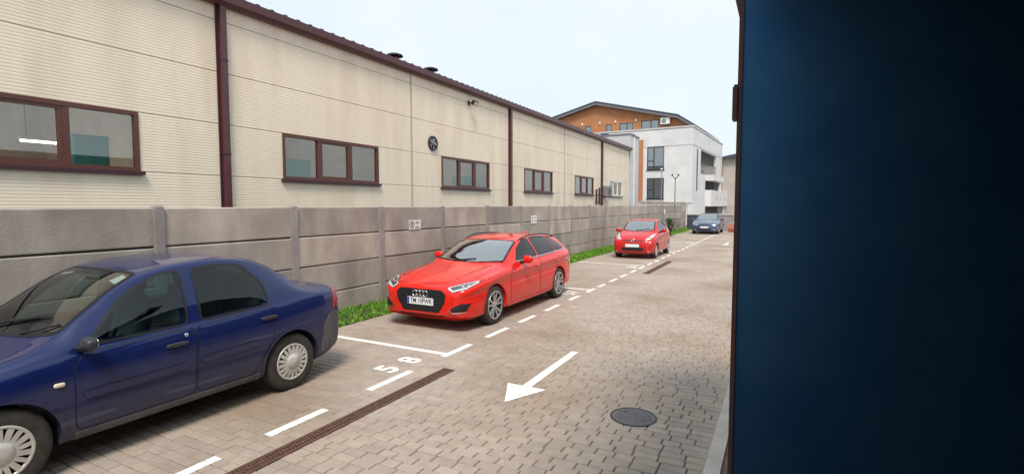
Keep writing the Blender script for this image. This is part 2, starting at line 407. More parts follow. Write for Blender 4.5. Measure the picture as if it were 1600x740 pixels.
# ------------------------------------------------------------------ kerb and grass strip
kerb = thing('kerb', (-0.396, 17, -0.05), 'pale concrete kerb along the foot of the dark building', 'kerb')
yy = 1.5
while yy < 36:
    m = MB(); a, b, c, d = -.455, -.337, yy + .004, yy + .996
    m.grid([[(a, c, -.05), (a, c, .07), (a + .018, c, .10), (b, c, .10), (b, c, -.05)], [(a, d, -.05), (a, d, .07), (a + .018, d, .10), (b, d, .10), (b, d, -.05)]])
    m.fan([(a, c, -.05), (b, c, -.05), (b, c, .10), (a + .018, c, .10), (a, c, .07)]); m.fan([(a, d, -.05), (a, d, .07), (a + .018, d, .10), (b, d, .10), (b, d, -.05)])
    m.build('kerb_stone', 'kerb_concrete', kerb); yy += 1.0
MB().box(-.336, -.24, 1.5, 3.25, -.05, .085).box(-.336, 1.5, 3.251, 36, -.05, .085).build('planting_bed', 'red_soil', kind='structure')
bed = MB()
rows = []
for k in range(120):
    yv = -3 + k * 47 / 119; rows.append([(-6.47, yv, -.03), (-6.45, yv, .012), (-6.6, yv, .05 + .012 * math.sin(yv * 3)), (-6.75, yv, .09 + .015 * math.sin(yv * 2.1)), (-6.96, yv, .11)])
bed.grid(rows); bed.build('grass_bank', 'soil', smooth=True, kind='structure')
rng = np.random.default_rng(3)
NB = 52000
gy = rng.uniform(-1, 43.8, NB); t = rng.random(NB); gx = -6.43 - 0.52 * t
dens = 0.5 + 0.5 * np.sin(gy * 2.3 + 2 * np.sin(gy * 0.7)); keep = rng.random(NB) < (0.6 + 0.4 * dens); gy, gx, t = gy[keep], gx[keep], t[keep]; NB = len(gy)
hh = (0.03 + 0.085 * rng.random(NB)) * (0.6 + 0.7 * t); zz = 0.10 * t
ang = rng.uniform(0, 6.28, NB); wd = rng.uniform(.004, .010, NB) * (1 + gy / 18); lean = rng.uniform(0, .09, NB); la = rng.uniform(0, 6.28, NB)
dx, dy = np.cos(ang) * wd, np.sin(ang) * wd
b1 = np.stack([gx - dx, gy - dy, zz], 1); b2 = np.stack([gx + dx, gy + dy, zz], 1)
mx_, my_ = gx + np.cos(la) * lean * .35, gy + np.sin(la) * lean * .35
m1 = np.stack([mx_ - dx * .7, my_ - dy * .7, zz + hh * .6], 1); m2 = np.stack([mx_ + dx * .7, my_ + dy * .7, zz + hh * .6], 1)
tp = np.stack([gx + np.cos(la) * lean, gy + np.sin(la) * lean, zz + hh], 1)
gv = np.stack([b1, b2, m2, m1, tp], 1).reshape(-1, 3)
gf = [f for i in range(NB) for f in ((5 * i, 5 * i + 1, 5 * i + 2, 5 * i + 3), (5 * i + 3, 5 * i + 2, 5 * i + 4))]
gm = bpy.data.meshes.new('grass'); gm.from_pydata(gv.tolist(), [], gf); gm.materials.append(MATS['grass'])
go = link('grass', gm, None, (0, 0, 0), kind='stuff', label='bright green grass strip along the foot of the concrete fence', category='grass')

# ------------------------------------------------------------------ concrete fence
FX = -6.96
fence = thing('concrete_fence', (FX, 20, 0), 'long grey precast concrete panel fence between the cars and the warehouse', 'fence')
PY = [-2.55, -.48, 1.58, 3.637, 5.66, 7.687, 9.744, 11.788, 13.80, 15.88, 17.97, 20.07, 22.2, 24.26, 26.35, 28.48, 30.66, 32.78, 34.9, 37.1, 39.35, 41.6, 43.8]
for k, yv in enumerate(PY):
    top = 2.015 + rnd.uniform(-.008, .012)
    m = MB(); a = .058
    m.box(FX - .07, FX + .055, yv - a, yv + a, -.1, top - .02)
    m.grid([[(FX - .07, yv - a, top - .02), (FX + .055, yv - a, top - .02), (FX + .055, yv + a, top - .02), (FX - .07, yv + a, top - .02)], [(FX - .05, yv - a + .02, top), (FX + .04, yv - a + .02, top), (FX + .04, yv + a - .02, top), (FX - .05, yv + a - .02, top)]], True)
    m.quad((FX - .05, yv - a + .02, top), (FX + .04, yv - a + .02, top), (FX + .04, yv + a - .02, top), (FX - .05, yv + a - .02, top))
    m.build('post', 'post_concrete', fence)
MB().box(FX - .034, FX - .031, PY[0], PY[-1], 0, 1.985).build('joint_blackout', 'trim_black', fence)  # dark sheet added to stop light showing through the panel joints
FT = [(0.9, 0.9, 0.9), (1, 1, 1), (1.12, 1.08, 1.06), (1.05, 0.99, 0.97), (0.8, 0.8, 0.81), (1.2, 1.16, 1.12)]
for k in range(len(PY) - 1):
    y0, y1 = PY[k] + .045, PY[k + 1] - .045
    zs = [.01, .50, 1.0, 1.5, 2.0]
    if PY[k] > 28: zs.append(2.26)
    for j in range(len(zs) - 1):
        z0, z1 = zs[j] + .008, zs[j + 1] - .008; fx = FX + .022 + rnd.uniform(-.007, .007); tl = rnd.uniform(-.006, .006)
        if j == 4: y0, y1 = PY[k] - .0 + .004, PY[k + 1] - .004; z0 += .03; fx += .02
        m = MB(); c = .014; b = FX - .03
        O = [(fx - c, y0, z0), (fx - c, y1, z0 + tl), (fx - c, y1, z1 + tl), (fx - c, y0, z1)]
        I = [(fx, y0 + c, z0 + c), (fx, y1 - c, z0 + c + tl), (fx, y1 - c, z1 - c + tl), (fx, y0 + c, z1 - c)]
        B = [(b, p[1], p[2]) for p in O]
        m.grid([B, O, I], True); m.quad(*I); m.quad(*B[::-1])
        o = m.build('panel', 'fence_concrete', fence); tt = rnd.choice(FT)
        tone_attr(o.data, [(*(rnd.choice(FT[:2]) if j == 3 and False else tt), 1)] * len(o.data.polygons))

# signs on the fence
def board(name, label, y0, y1, z0, z1, X):
    t = thing(name, (X, (y0 + y1) / 2, z0), label, 'sign'); MB().box(X, X + .006, y0, y1, z0, z1).build('board', 'sign_white', t); return t
SX = FX + .032
s1 = board('warning_sign', 'white sign with red ring and hand symbol on the concrete fence', 8.53, 8.92, 1.505, 1.71, SX)
m = MB()
def ring(m, X, cy, cz, r0, r1, n=28, sy=1.0):
    rows = [[(X, cy + sy * r * math.cos(2 * math.pi * k / n), cz + r * math.sin(2 * math.pi * k / n)) for k in range(n)] for r in (r0, r1)]
    m.grid(rows, True)
ring(m, SX + .0075, 8.625, 1.608, .062, .082); m.build('red_ring', 'sign_red', s1)
m = MB(); m.box(SX + .0062, SX + .008, 8.585, 8.665, 1.628, 1.648); m.box(SX + .0062, SX + .0082, 8.60, 8.645, 1.575, 1.615); m.build('symbol', 'ink', s1)
m = MB()
for z, w in ((1.682, .03), (1.65, .12), (1.585, .03), (1.545, .14)):
    n = max(1, int(w / .018))
    for k in range(n): m.box(SX + .0062, SX + .0075, 8.805 - w / 2 + k * w / n, 8.805 - w / 2 + (k + .8) * w / n, z - .013, z + .009)
m.build('lettering', 'ink', s1)
s2 = board('pictogram_sign', 'small white sign with four dark pictograms on the concrete fence', 14.47, 14.88, 1.45, 1.70, SX)
m = MB()
for cy in (14.58, 14.76):
    for cz in (1.53, 1.63): ring(m, SX + .0075, cy, cz, 0.0, .035, 12)
m.build('pictogram', 'ink', s2)
s3 = board('fence_plate', 'small white plate high on the fence beyond the red hatchback', 35.1, 35.45, 1.42, 1.75, SX)

# ------------------------------------------------------------------ warehouse
WX = -9.7
wh = thing('warehouse', (WX, 11, 0), 'long cream ribbed-panel warehouse with maroon gutter and downpipes behind the fence', 'warehouse')
JY = [-17.6, -11.6, -5.6, 0.35, 6.34, 12.1, 18.26, 24.14, 30.1, 36.45]
JZ = [0.0, 0.62, 1.61, 2.60, 3.60, 4.59, 5.57, 6.0]
WINS = [(-10.15, -7.13), (-4.15, -1.13), (1.83, 4.83), (7.67, 10.68), (13.6, 16.64), (19.58, 22.6), (25.6, 28.63), (31.6, 34.7)]
WZ0, WZ1 = 2.60, 3.59
def ribbed(y0, y1, z0, z1, holes):
    m = MB(); prof = [(WX - .012, z0 + .003), (WX - .001, z0 + .006)]; p = .05
    n = max(1, round((z1 - z0 - .02) / p)); p = (z1 - z0 - .02) / n
    for k in range(n):
        a = z0 + .01 + k * p; prof += [(WX, a + .001), (WX, a + p * .62), (WX - .0022, a + p * .76), (WX - .0022, a + p * .92)]
    prof += [(WX - .001, z1 - .006), (WX - .012, z1 - .003)]
    for (xa, za), (xb, zb) in zip(prof[:-1], prof[1:]):
        sp = [(y0, y1)]; zc = (za + zb) / 2
        for h0, h1 in holes:
            if WZ0 < zc < WZ1: sp = [q for a, b in sp for q in ((a, min(b, h0)), (max(a, h1), b)) if q[1] - q[0] > .001]
        for a, b in sp: m.quad((xa, a, za), (xa, b, za), (xb, b, zb), (xb, a, zb))
    return m
for k in range(len(JY) - 1):
    for j in range(len(JZ) - 1):
        ribbed(JY[k] + .012, JY[k + 1] - .012, JZ[j], JZ[j + 1], WINS).build('wall_panel', 'panel_cream', wh)
# dark backing sheet seen in the joints, with the window openings left free
m = MB(); ys = [JY[0]] + [q for w in WINS for q in w] + [JY[-1]]
m.quad((WX - .03, JY[0], 0), (WX - .03, JY[-1], 0), (WX - .03, JY[-1], WZ0), (WX - .03, JY[0], WZ0)); m.quad((WX - .03, JY[0], WZ1), (WX - .03, JY[-1], WZ1), (WX - .03, JY[-1], 6.1), (WX - .03, JY[0], 6.1))
for a, b in zip(ys[0::2], ys[1::2]): m.quad((WX - .03, a, WZ0), (WX - .03, b, WZ0), (WX - .03, b, WZ1), (WX - .03, a, WZ1))
m.build('wall_core', 'joint_grey', wh)
for yv in JY[1:-1]:
    if round(yv, 2) in (6.34, 18.26, 30.1, -5.6): continue
    MB().box(WX - .02, WX + .012, yv - .035, yv + .035, 0, 5.9).build('joint_cover', 'joint_grey', wh)
for yv in (-5.6, 6.34, 18.26, 30.1):
    m = MB(); m.box(WX - .02, WX + .02, yv - .10, yv + .10, 0, 5.9); m.build('cover_strip', 'maroon_dark', wh)
    m = MB(); m.box(WX + .02, WX + .11, yv - .055, yv + .065, 0, 5.84); o = m.build('downpipe', 'maroon', wh)
    m = MB()
    for z in (1.2, 3.0, 4.8): m.box(WX + .015, WX + .116, yv - .062, yv + .072, z, z + .04)
    m.build('pipe_bracket', 'maroon_dark', o)
# windows
for k, (a, b) in enumerate(WINS):
    f = MB(); X0, X1 = WX - .07, WX + .022; fw = .06
    f.box(X0, X1, a, b, WZ1 - fw, WZ1 + .004); f.box(X0, X1, a, b, WZ0 - .004, WZ0 + fw); f.box(X0, X1, a, a + fw, WZ0 + fw, WZ1 - fw); f.box(X0, X1, b - fw, b, WZ0 + fw, WZ1 - fw)
    t3 = (b - a) / 3
    for q in (a + t3, a + 2 * t3): f.box(X0, X1 - .008, q - .045, q + .045, WZ0 + fw, WZ1 - fw)
    wf = f.build('window', 'brown_frame' if k != 7 else 'white_plastic', wh)
    m = MB()
    for q in (a + t3,):
        y0, y1, z0, z1 = q + .045, q + t3 - .045, WZ0 + fw, WZ1 - fw; X2 = X1 - .015
        m.box(X0, X2, y0, y1, z1 - .05, z1); m.box(X0, X2, y0, y1, z0, z0 + .05); m.box(X0, X2, y0, y0 + .05, z0 + .05, z1 - .05); m.box(X0, X2, y1 - .05, y1, z0 + .05, z1 - .05)
    m.build('sash', 'brown_frame' if k != 7 else 'white_plastic', wf)
    for q in range(3):
        MB().box(WX - .035, WX - .028, a + q * t3 + .03, a + (q + 1) * t3 - .03, WZ0 + .03, WZ1 - .03).build('pane', 'window_glass', wf)
    m = MB(); m.box(WX - .02, WX + .075, a - .05, b + .05, WZ0 - .062, WZ0 - .006); m.build('sill', 'maroon_dark', wf)
# hall behind the panes
m = MB(); m.quad((-15.5, JY[0], 0), (-15.5, JY[-1], 0), (-15.5, JY[-1], 5.9), (-15.5, JY[0], 5.9)); m.quad((-15.5, JY[0], 5.4), (-15.5, JY[-1], 5.4), (WX - .04, JY[-1], 5.4), (WX - .04, JY[0], 5.4))
m.quad((-15.5, JY[0], 0.01), (WX - .04, JY[0], 0.01), (WX - .04, JY[-1], 0.01), (-15.5, JY[-1], 0.01)); m.build('hall_lining', 'hall_wall', wh)
for yv in (5.6, 11.6, 17.5, 23.6, 29.5):
    MB().box(-15.4, WX - .05, yv, yv + .12, 0.02, 5.38).build('partition', 'hall_wall', wh)
for a, b, h, x in ((4.25, 4.75, 3.22, -10.5), (8.05, 9.2, 3.15, -10.6), (14.3, 15.4, 3.1, -10.9), (16.3, 17.2, 3.1, -10.6)):
    t = thing('storage_cabinet', (x - .25, (a + b) / 2, 0.01), {4.25: 'teal cabinet behind the warehouse window closest to the blue sedan', 8.05: 'wide teal cabinet behind the second warehouse window', 14.3: 'teal cabinet behind the window beside the wall fan', 16.3: 'narrow teal cabinet at the far end of the third warehouse window'}[a], 'cabinet')
    m = MB(); m.box(x - .5, x, a, b, .06, h); m.build('body', 'teal_paint', t); m = MB(); m.box(x - .48, x - .02, a + .02, b - .02, .01, .06); m.build('plinth', 'trim_black', t)
    m = MB(); mid = (a + b) / 2; m.box(x + .002, x + .016, a + .02, mid - .004, .08, h - .02); m.box(x + .002, x + .016, mid + .004, b - .02, .08, h - .02); m.build('door', 'teal_paint', t)
for yv in (-8, -2, 2.9, 8.7, 14.6, 20.6, 26.6, 33):
    m = MB(); m.box(-12.6, -12.3, yv - 1.2, yv + 1.2, 5.30, 5.36); m.build('hall_fill_slab', 'hall_fill_glow', wh)  # unseen glowing slabs added to brighten the hall behind the windows
for yv, xx, zz_, lab in ((4.62, -12.5, 3.21, 'lit fluorescent tube behind the warehouse window closest to the blue sedan'), (14.9, -11.6, 3.40, 'lit fluorescent tube behind the warehouse window beside the wall fan')):
    t = thing('tube_lamp', (xx, yv, zz_), lab, 'lamp')
    m = MB(); m.box(xx - .05, xx + .05, yv - .40, yv + .40, zz_ + .03, zz_ + .08); m.build('housing', 'white_plastic', t)
    m = MB(); m.tube([(xx, yv - .38, zz_ + .012), (xx, yv + .38, zz_ + .012)], .018); m.build('tube', 'tube_light', t)
    m = MB(); m.box(xx - .004, xx + .004, yv - .3, yv - .29, zz_ + .08, 5.4); m.box(xx - .004, xx + .004, yv + .29, yv + .3, zz_ + .08, 5.4); m.build('hanger', 'black_iron', t)
# gutter and roof
prof = [(WX - .04, 5.84), (WX + .12, 5.84), (WX + .20, 5.90), (WX + .215, 6.05), (WX + .195, 6.05), (WX + .18, 5.92), (WX + .10, 5.87), (WX - .04, 5.87)]
m = MB(); m.grid([[(x, JY[0], z) for x, z in prof], [(x, JY[-1] + .08, z) for x, z in prof]], True); m.fan([(x, JY[-1] + .08, z) for x, z in prof]); m.fan([(x, JY[0], z) for x, z in prof][::-1])
m.build('gutter', 'maroon', wh)
pr = []; yv = JY[0]
while yv < JY[-1] + .1:
    pr += [(yv, 0), (yv + .2, 0), (yv + .235, .045), (yv + .295, .045)]; yv += .33
rx = [WX + .14, WX - 3, WX - 9]; rz = [6.06, 6.06 + .26, 6.06 + .80]
m = MB(); m.grid([[(rx[i], a, rz[i] + h) for a, h in pr] for i in range(3)]); m.grid([[(rx[0], a, rz[0] + h) for a, h in pr], [(rx[0], a, rz[0] - .05) for a, h in pr]]); m.grid([[(rx[0], a, rz[0] - .05) for a, h in pr[::len(pr) - 1]], [(rx[2], a, rz[2] - .05) for a, h in pr[::len(pr) - 1]]])
m.build('roof', 'roof_sheet', wh)
m = MB(); m.quad((WX - .02, JY[-1], 0), (WX - 9, JY[-1], 0), (WX - 9, JY[-1], 6.75), (WX - .02, JY[-1], 6.02)); m.build('gable_wall', 'panel_cream', wh)
for yv, lab in ((12.0, 'mushroom vent cap on the roof above the vertical wall joint'), (13.75, 'mushroom vent cap on the roof above the round wall fan')):
    zb = 6.06 + .5 * .087 + .17; x = WX - .5
    t = thing('roof_vent', (x, yv, zb - .15), lab, 'vent', 'mushroom vents on the warehouse roof')
    MB().lathe([(.09, -.28), (.09, .12), (.0, .12)], (x, yv, zb), n=16).build('neck', 'roof_sheet', t)
    MB().lathe([(.0, .20), (.12, .19), (.23, .15), (.25, .11), (.20, .10), (.0, .10)], (x, yv, zb), n=20).build('cap', 'roof_sheet', t, smooth=True)
# wall fan, floodlight, air conditioner, small pipes
t = thing('wall_fan', (WX, 13.13, 3.72), 'round black exhaust fan set in the cream warehouse wall', 'fan')
def lathe_x(m, prof, y, z, n=28): return m.lathe([(r, h) for r, h in prof], (WX, y, z), axis='x', n=n)
lathe_x(MB(), [(.19, 0), (.19, .05), (.225, .05), (.235, .0)], 13.13, 3.945).build('ring', 'dark_frame', t)
lathe_x(MB(), [(.0, .006), (.19, .006)], 13.13, 3.945).build('housing', 'gap_black', t)
m = MB()
for k in range(5):
    a = k * 2 * math.pi / 5; c, s = math.cos(a), math.sin(a); pts = []
    for r, w in ((.05, .03), (.17, .075)):
        pts += [(WX + .018, 13.13 + c * r - s * w, 3.945 + s * r + c * w), (WX + .04, 13.13 + c * r + s * w, 3.945 + s * r - c * w)]
    m.quad(pts[0], pts[1], pts[3], pts[2])
m.build('blade', 'grey_plastic', t)
lathe_x(MB(), [(.0, .055), (.045, .05), (.05, .012)], 13.13, 3.945, 14).build('hub', 'grey_plastic', t)
t = thing('floodlight', (WX, 15.27, 5.42), 'small black floodlight on a bracket high on the warehouse wall', 'light')
m = MB(); m.box(WX - .005, WX + .02, 15.18, 15.3, 5.48, 5.62); m.tube([(WX + .02, 15.24, 5.55), (WX + .16, 15.27, 5.57)], .014); m.build('bracket', 'black_iron', t)
M = Matrix.Translation((WX + .22, 15.3, 5.54)) @ Matrix.Rotation(R(35), 4, 'Y')
m = MB(); m.box(-.05, .05, -.14, .14, -.08, .08, M); m.build('housing', 'black_iron', t)
m = MB(); m.box(.051, .056, -.12, .12, -.065, .065, M); m.build('lens', 'lamp_chrome', t)
t = thing('air_conditioner', (WX + .2, 30.65, 2.5), 'grey air conditioner on brackets beside the last warehouse downpipe', 'air conditioner')
m = MB(); m.box(WX + .10, WX + .40, 30.2, 31.1, 2.55, 3.17); m.build('casing', 'grey_plastic', t)
MB().lathe([(.0, .004), (.21, .004), (.23, .0)], (WX + .402, 30.52, 2.86), axis='x', n=20).build('fan_grille', 'dark_frame', t)
m = MB(); m.box(WX, WX + .42, 30.3, 30.34, 2.51, 2.55); m.box(WX, WX + .42, 30.96, 31.0, 2.51, 2.55); m.build('bracket', 'black_iron', t)
t = thing('pipe_stubs', (WX, 29.3, 2.1), 'pair of dark vertical pipes beside the warehouse air conditioner', 'pipes')
for yv, z1 in ((29.0, 2.95), (29.55, 3.05)):
    m = MB(); m.tube([(WX + .08, yv, 2.05), (WX + .08, yv, z1)], .05); m.tube([(WX, yv, 2.2), (WX + .08, yv, 2.2)], .03); m.build('pipe', 'maroon_dark', t)
m = MB(); m.tube([(WX + .12, 29.0, 2.62), (WX + .12, 30.2, 2.62)], .03); m.build('cross_pipe', 'maroon_dark', t)

# white annex beyond the warehouse
t = thing('annex', (WX - 4, 37.8, 0), 'white flat-roofed block beyond the warehouse gable', 'building')
m = MB(); m.box(WX - 9, WX + .02, 36.6, 39.1, 0, 7.02); m.build('wall', 'grey_render', t)
m = MB(); m.box(WX - 9.05, WX + .07, 36.56, 39.15, 7.02, 7.12); m.build('coping', 'fascia_grey', t)
m = MB(); m.tube([(WX + .06, 37.6, 2.0), (WX + .06, 37.6, 6.95)], .05); m.build('downpipe', 'white_plastic', t)
m = MB(); m.box(WX - 2.4, WX - 1.9, 37.3, 37.7, 7.12, 7.35); m.box(WX - .9, WX - .1, 37.9, 38.5, 7.12, 7.25); m.build('roof_box', 'slate', t)

# ------------------------------------------------------------------ white apartment house with orange attic
AR = R(3.2); CX, CY = -7.9, 53.5
d1 = (math.sin(AR), math.cos(AR)); d2 = (-math.cos(AR), math.sin(AR))
def P(u, v, z): return (CX + d2[0] * u + d1[0] * v, CY + d2[1] * u + d1[1] * v, z)
HM = Matrix(((d2[0], d1[0], 0, CX), (d2[1], d1[1], 0, CY), (0, 0, 1, 0), (0, 0, 0, 1)))
def wall_holes(m, mp, a0, a1, z0, z1, holes, depth):
    A = sorted({a0, a1, *[h[0] for h in holes], *[h[1] for h in holes]}); Z = sorted({z0, z1, *[h[2] for h in holes], *[h[3] for h in holes]})
    for i in range(len(A) - 1):
        for j in range(len(Z) - 1):
            ca, cz = (A[i] + A[i + 1]) / 2, (Z[j] + Z[j + 1]) / 2
            if any(h[0] < ca < h[1] and h[2] < cz < h[3] for h in holes): continue
            m.quad(mp(A[i], 0, Z[j]), mp(A[i + 1], 0, Z[j]), mp(A[i + 1], 0, Z[j + 1]), mp(A[i], 0, Z[j + 1]))
    for a, b, c, d in holes:
        for p, q in (((a, c), (b, c)), ((b, c), (b, d)), ((b, d), (a, d)), ((a, d), (a, c))):
            m.quad(mp(p[0], 0, p[1]), mp(q[0], 0, q[1]), mp(q[0], depth, q[1]), mp(p[0], depth, p[1]))
ap = thing('apartment_house', (CX, CY, 0), 'white three-storey apartment house with orange gabled attic beyond the warehouse', 'building')
fr = lambda a, d, z: P(a, d, z); rt = lambda a, d, z: P(d, a, z)
FH = [(2.80, 4.55, 5.62, 7.95), (2.78, 4.53, 2.65, 4.78), (-0.0 + 0.4, 1.2, .6, 2.0)]
m = MB(); wall_holes(m, fr, 0, 19, 0, 9.7, FH, .25); m.build('front_wall', 'white_render', ap)
RH = [(4.1, 13.6, 5.35, 7.85), (6.8, 17.3, 3.7, 4.85), (7.0, 17.0, 0.0, 1.85)]
m = MB(); wall_holes(m, rt, 0, 17.8, 0, 9.7, RH, .3); m.quad(P(0, 17.8, 0), P(19, 17.8, 0), P(19, 17.8, 9.7), P(0, 17.8, 9.7)); m.build('side_wall', 'white_render', ap)
m = MB(); m.box(0, 19, 0, 17.8, 9.66, 9.72, HM); m.build('terrace_roof', 'fascia_grey', ap)
m = MB(); m.box(-.05, 19, -.05, .25, 9.72, 9.86, HM); m.box(-.05, .25, .25, 17.85, 9.72, 9.86, HM); m.build('parapet', 'grey_render', ap)
m = MB(); m.box(-.03, 19, -.03, .0, 7.98, 8.10, HM); m.box(-.03, 0, 0, 17.8, 7.98, 8.10, HM); m.build('string_course', 'grey_render', ap)
m = MB(); m.box(0, 19, -.06, 0, 2.22, 2.36, HM); m.build('plinth_band', 'grey_render', ap)
m = MB(); m.box(4.95, 5.55, -.08, -.002, 2.36, 8.75, HM); m.build('orange_strip', 'orange_render', ap)
m = MB(); m.box(.3, 18.5, 2.6, 17.5, 0.05, 9.5, HM); m.build('inner_core', 'dark_room', ap)
for a, b, c, d in FH[:2]:
    k = MB(); k.box(a, b, .05, .12, c, c + .08, HM); k.box(a, b, .05, .12, d - .08, d, HM); k.box(a, a + .08, .05, .12, c + .08, d - .08, HM); k.box(b - .08, b, .05, .12, c + .08, d - .08, HM)
    q = b - .36 * (b - a); k.box(a + 1.0, a + 1.1, .05, .12, c + .08, d - .08, HM); k.box(a + 1.1, b - .08, .05, .12, c + .85, c + .95, HM)
    w = k.build('window', 'dark_frame', ap)
    MB().box(a + .08, a + 1.0, .08, .09, c + .08, d - .08, HM).build('pane', 'far_glass', w); MB().box(a + 1.1, b - .08, .08, .09, c + .95, d - .08, HM).build('pane', 'far_glass', w); MB().box(a + 1.1, b - .08, .08, .09, c + .08, c + .85, HM).build('pane', 'far_glass', w)
    MB().box(a - .06, b + .06, -.08, .05, c - .07, c, HM).build('sill', 'dark_frame', w)
    MB().box(a, b, .26, .30, c, d, HM).build('blind', 'beige_render', w)
a, b, c, d = FH[2]; w = MB().box(a, b, .1, .16, c, d, HM).build('door', 'white_plastic', ap); MB().box(a + .2, b - .2, .07, .099, c + .2, d - .2, HM).build('pane', 'far_glass', w)
# side: dark slot, balcony loggias, terrace wall and carport
m = MB(); m.box(-.02, 0, 2.0, 2.5, 3.5, 7.75, HM); m.build('slot_window', 'dark_frame', ap)
for a, b, c, d in RH[:2]:
    m = MB(); m.box(.3, 2.55, a - .02, b + .02, c - .1, c, HM); m.box(.3, 2.55, a - .02, b + .02, d, d + .08, HM); lg = m.build('loggia_slab', 'white_render', ap)
    MB().box(2.45, 2.55, a, b, c, d, HM).build('loggia_back', 'orange_render' if c > 5 else 'beige_render', ap)
    k = MB(); k.box(2.38, 2.44, a + 2, a + 2.1, c, d - .2, HM); k.box(2.38, 2.44, a + 5, a + 5.1, c, d - .2, HM); k.box(2.38, 2.44, a + 2, a + 5.1, d - .25, d - .15, HM); k.build('loggia_door', 'dark_frame', ap)
for k in range(6):
    MB().box(.0, .03, 4.3 + k * 1.52, 4.3 + k * 1.52 + 1.48, 5.4, 6.5, HM).build('balustrade_pane', 'balustrade_glass', ap)
m = MB(); m.box(-.02, .05, 4.2, 13.5, 6.5, 6.55, HM); m.build('handrail', 'dark_frame', ap)
m = MB(); m.box(-.9, 0, 6.9, 13.8, 4.7, 5.35, HM); m.build('balcony_front', 'white_render', ap)
m = MB(); m.box(-.6, 0, 7.1, 40, 1.87, 3.68, HM); m.build('terrace_wall', 'white_render', ap)
for k in range(8):
    m = MB(); cv = 10.5 + k * 3.2
    rr = [[P(-.612, cv + r * math.cos(t), 2.78 + r * math.sin(t)) for t in (2 * math.pi * q / 12 for q in range(12))] for r in (0.001, .16)]; m.grid(rr, True); m.build('round_hole', 'dark_room', ap)
m = MB(); m.box(-.1, 1.5, 17.9, 40, 0, 1.86, HM); m.build('carport_back', 'dark_room', ap)
m = MB(); m.box(-.5, -.2, 17, 17.4, 0, 1.87, HM); m.box(-.5, -.2, 28, 28.4, 0, 1.87, HM); m.build('pillar', 'white_render', ap)
# attic: gable with asymmetric dark roof
GV = 1.2; gp = [(.35, 10.22), (1.75, 11.0), (10.54, 13.02), (19.5, 10.85), (19.5, 9.7), (.35, 9.7)]
AH = [(11.24, 11.95, 9.9, 10.8), (8.83, 9.5, 9.9, 10.81), (6.47, 7.97, 9.9, 10.82), (3.74, 5.58, 9.9, 10.9)]
m = MB(); wall_holes(m, lambda a, d, z: P(a, GV + d, z), 1.62, 19.4, 9.7, 10.95, [h for h in AH], .15)
m.fan([P(.6, GV, 9.7), P(1.62, GV, 9.7), P(1.62, GV, 10.95), P(.6, GV, 10.2)]); m.fan([P(1.62, GV, 10.95), P(10.54, GV, 13.0), P(19.4, GV, 10.95)]); m.quad(P(.6, GV, 9.7), P(.6, GV + 14, 9.7), P(.6, GV + 14, 10.2), P(.6, GV, 10.2)); m.build('attic_wall', 'orange_render', ap)
top = [(.2, 10.12), (1.65, 11.10), (10.54, 13.30), (20, 11.0)]
m = MB()
lo = [(u, z - .30) for u, z in top]
m.grid([[P(u, GV - .55, z) for u, z in top], [P(u, 16.5, z) for u, z in top]]); m.grid([[P(u, GV - .55, z) for u, z in lo], [P(u, 16.5, z) for u, z in lo]]); roof = m.build('roof', 'slate', ap)
m = MB(); m.grid([[P(u, GV - .56, z + .01) for u, z in top], [P(u, GV - .56, z - .32) for u, z in top]]); m.quad(P(.19, GV - .56, 10.12), P(.19, 16.5, 10.12), P(.19, 16.5, 9.8), P(.19, GV - .56, 9.8)); m.build('fascia', 'fascia_grey', roof)
m = MB(); m.grid([[P(u, GV - .62, z + .08) for u, z in top], [P(u, GV - .62, z - .03) for u, z in top]]); m.grid([[P(u, GV - .62, z + .08) for u, z in top], [P(u, 16.5, z + .08) for u, z in top]]); m.build('roof_edge', 'slate', roof)
for a, b, c, d in AH:
    k = MB(); k.box(a, b, GV + .04, GV + .1, d - .07, d, HM); k.box(a, a + .07, GV + .04, GV + .1, c, d - .07, HM); k.box(b - .07, b, GV + .04, GV + .1, c, d - .07, HM); k.box(a + (b - a) * .42, a + (b - a) * .42 + .08, GV + .04, GV + .1, c, d - .07, HM) if b - a > 1 else None
    w = k.build('attic_window', 'dark_frame', ap); MB().box(a + .07, b - .07, GV + .06, GV + .07, c, d - .07, HM).build('pane', 'far_glass', w); MB().box(a, b, GV + .16, GV + .2, c, d, HM).build('blind', 'white_render', w)
m = MB()
for u in (12.3, 10.2, 8.4, 6.15):
    m = MB(); m.sell(P(u, GV - .06, 11.02), (.10, .07, .14), .8, 6, 10); m.build('wall_lamp', 'white_plastic', ap)
ac = thing('air_conditioner', P(3.0, GV - .3, 10.3), 'white air conditioner on the orange attic gable of the apartment house', 'air conditioner')
m = MB(); m.box(2.52, 3.43, GV - .42, GV - .1, 10.32, 10.98, HM); m.build('casing', 'white_plastic', ac)
m = MB(); rr = [[P(3.1 + r * math.cos(t), GV - .432, 10.65 + r * math.sin(t)) for t in (2 * math.pi * q / 16 for q in range(16))] for r in (.001, .24)]; m.grid(rr, True); m.build('fan_grille', 'grey_plastic', ac)
m = MB(); m.box(2.6, 2.66, GV - .42, GV, 10.26, 10.32, HM); m.box(3.28, 3.34, GV - .42, GV, 10.26, 10.32, HM); m.build('bracket', 'black_iron', ac)
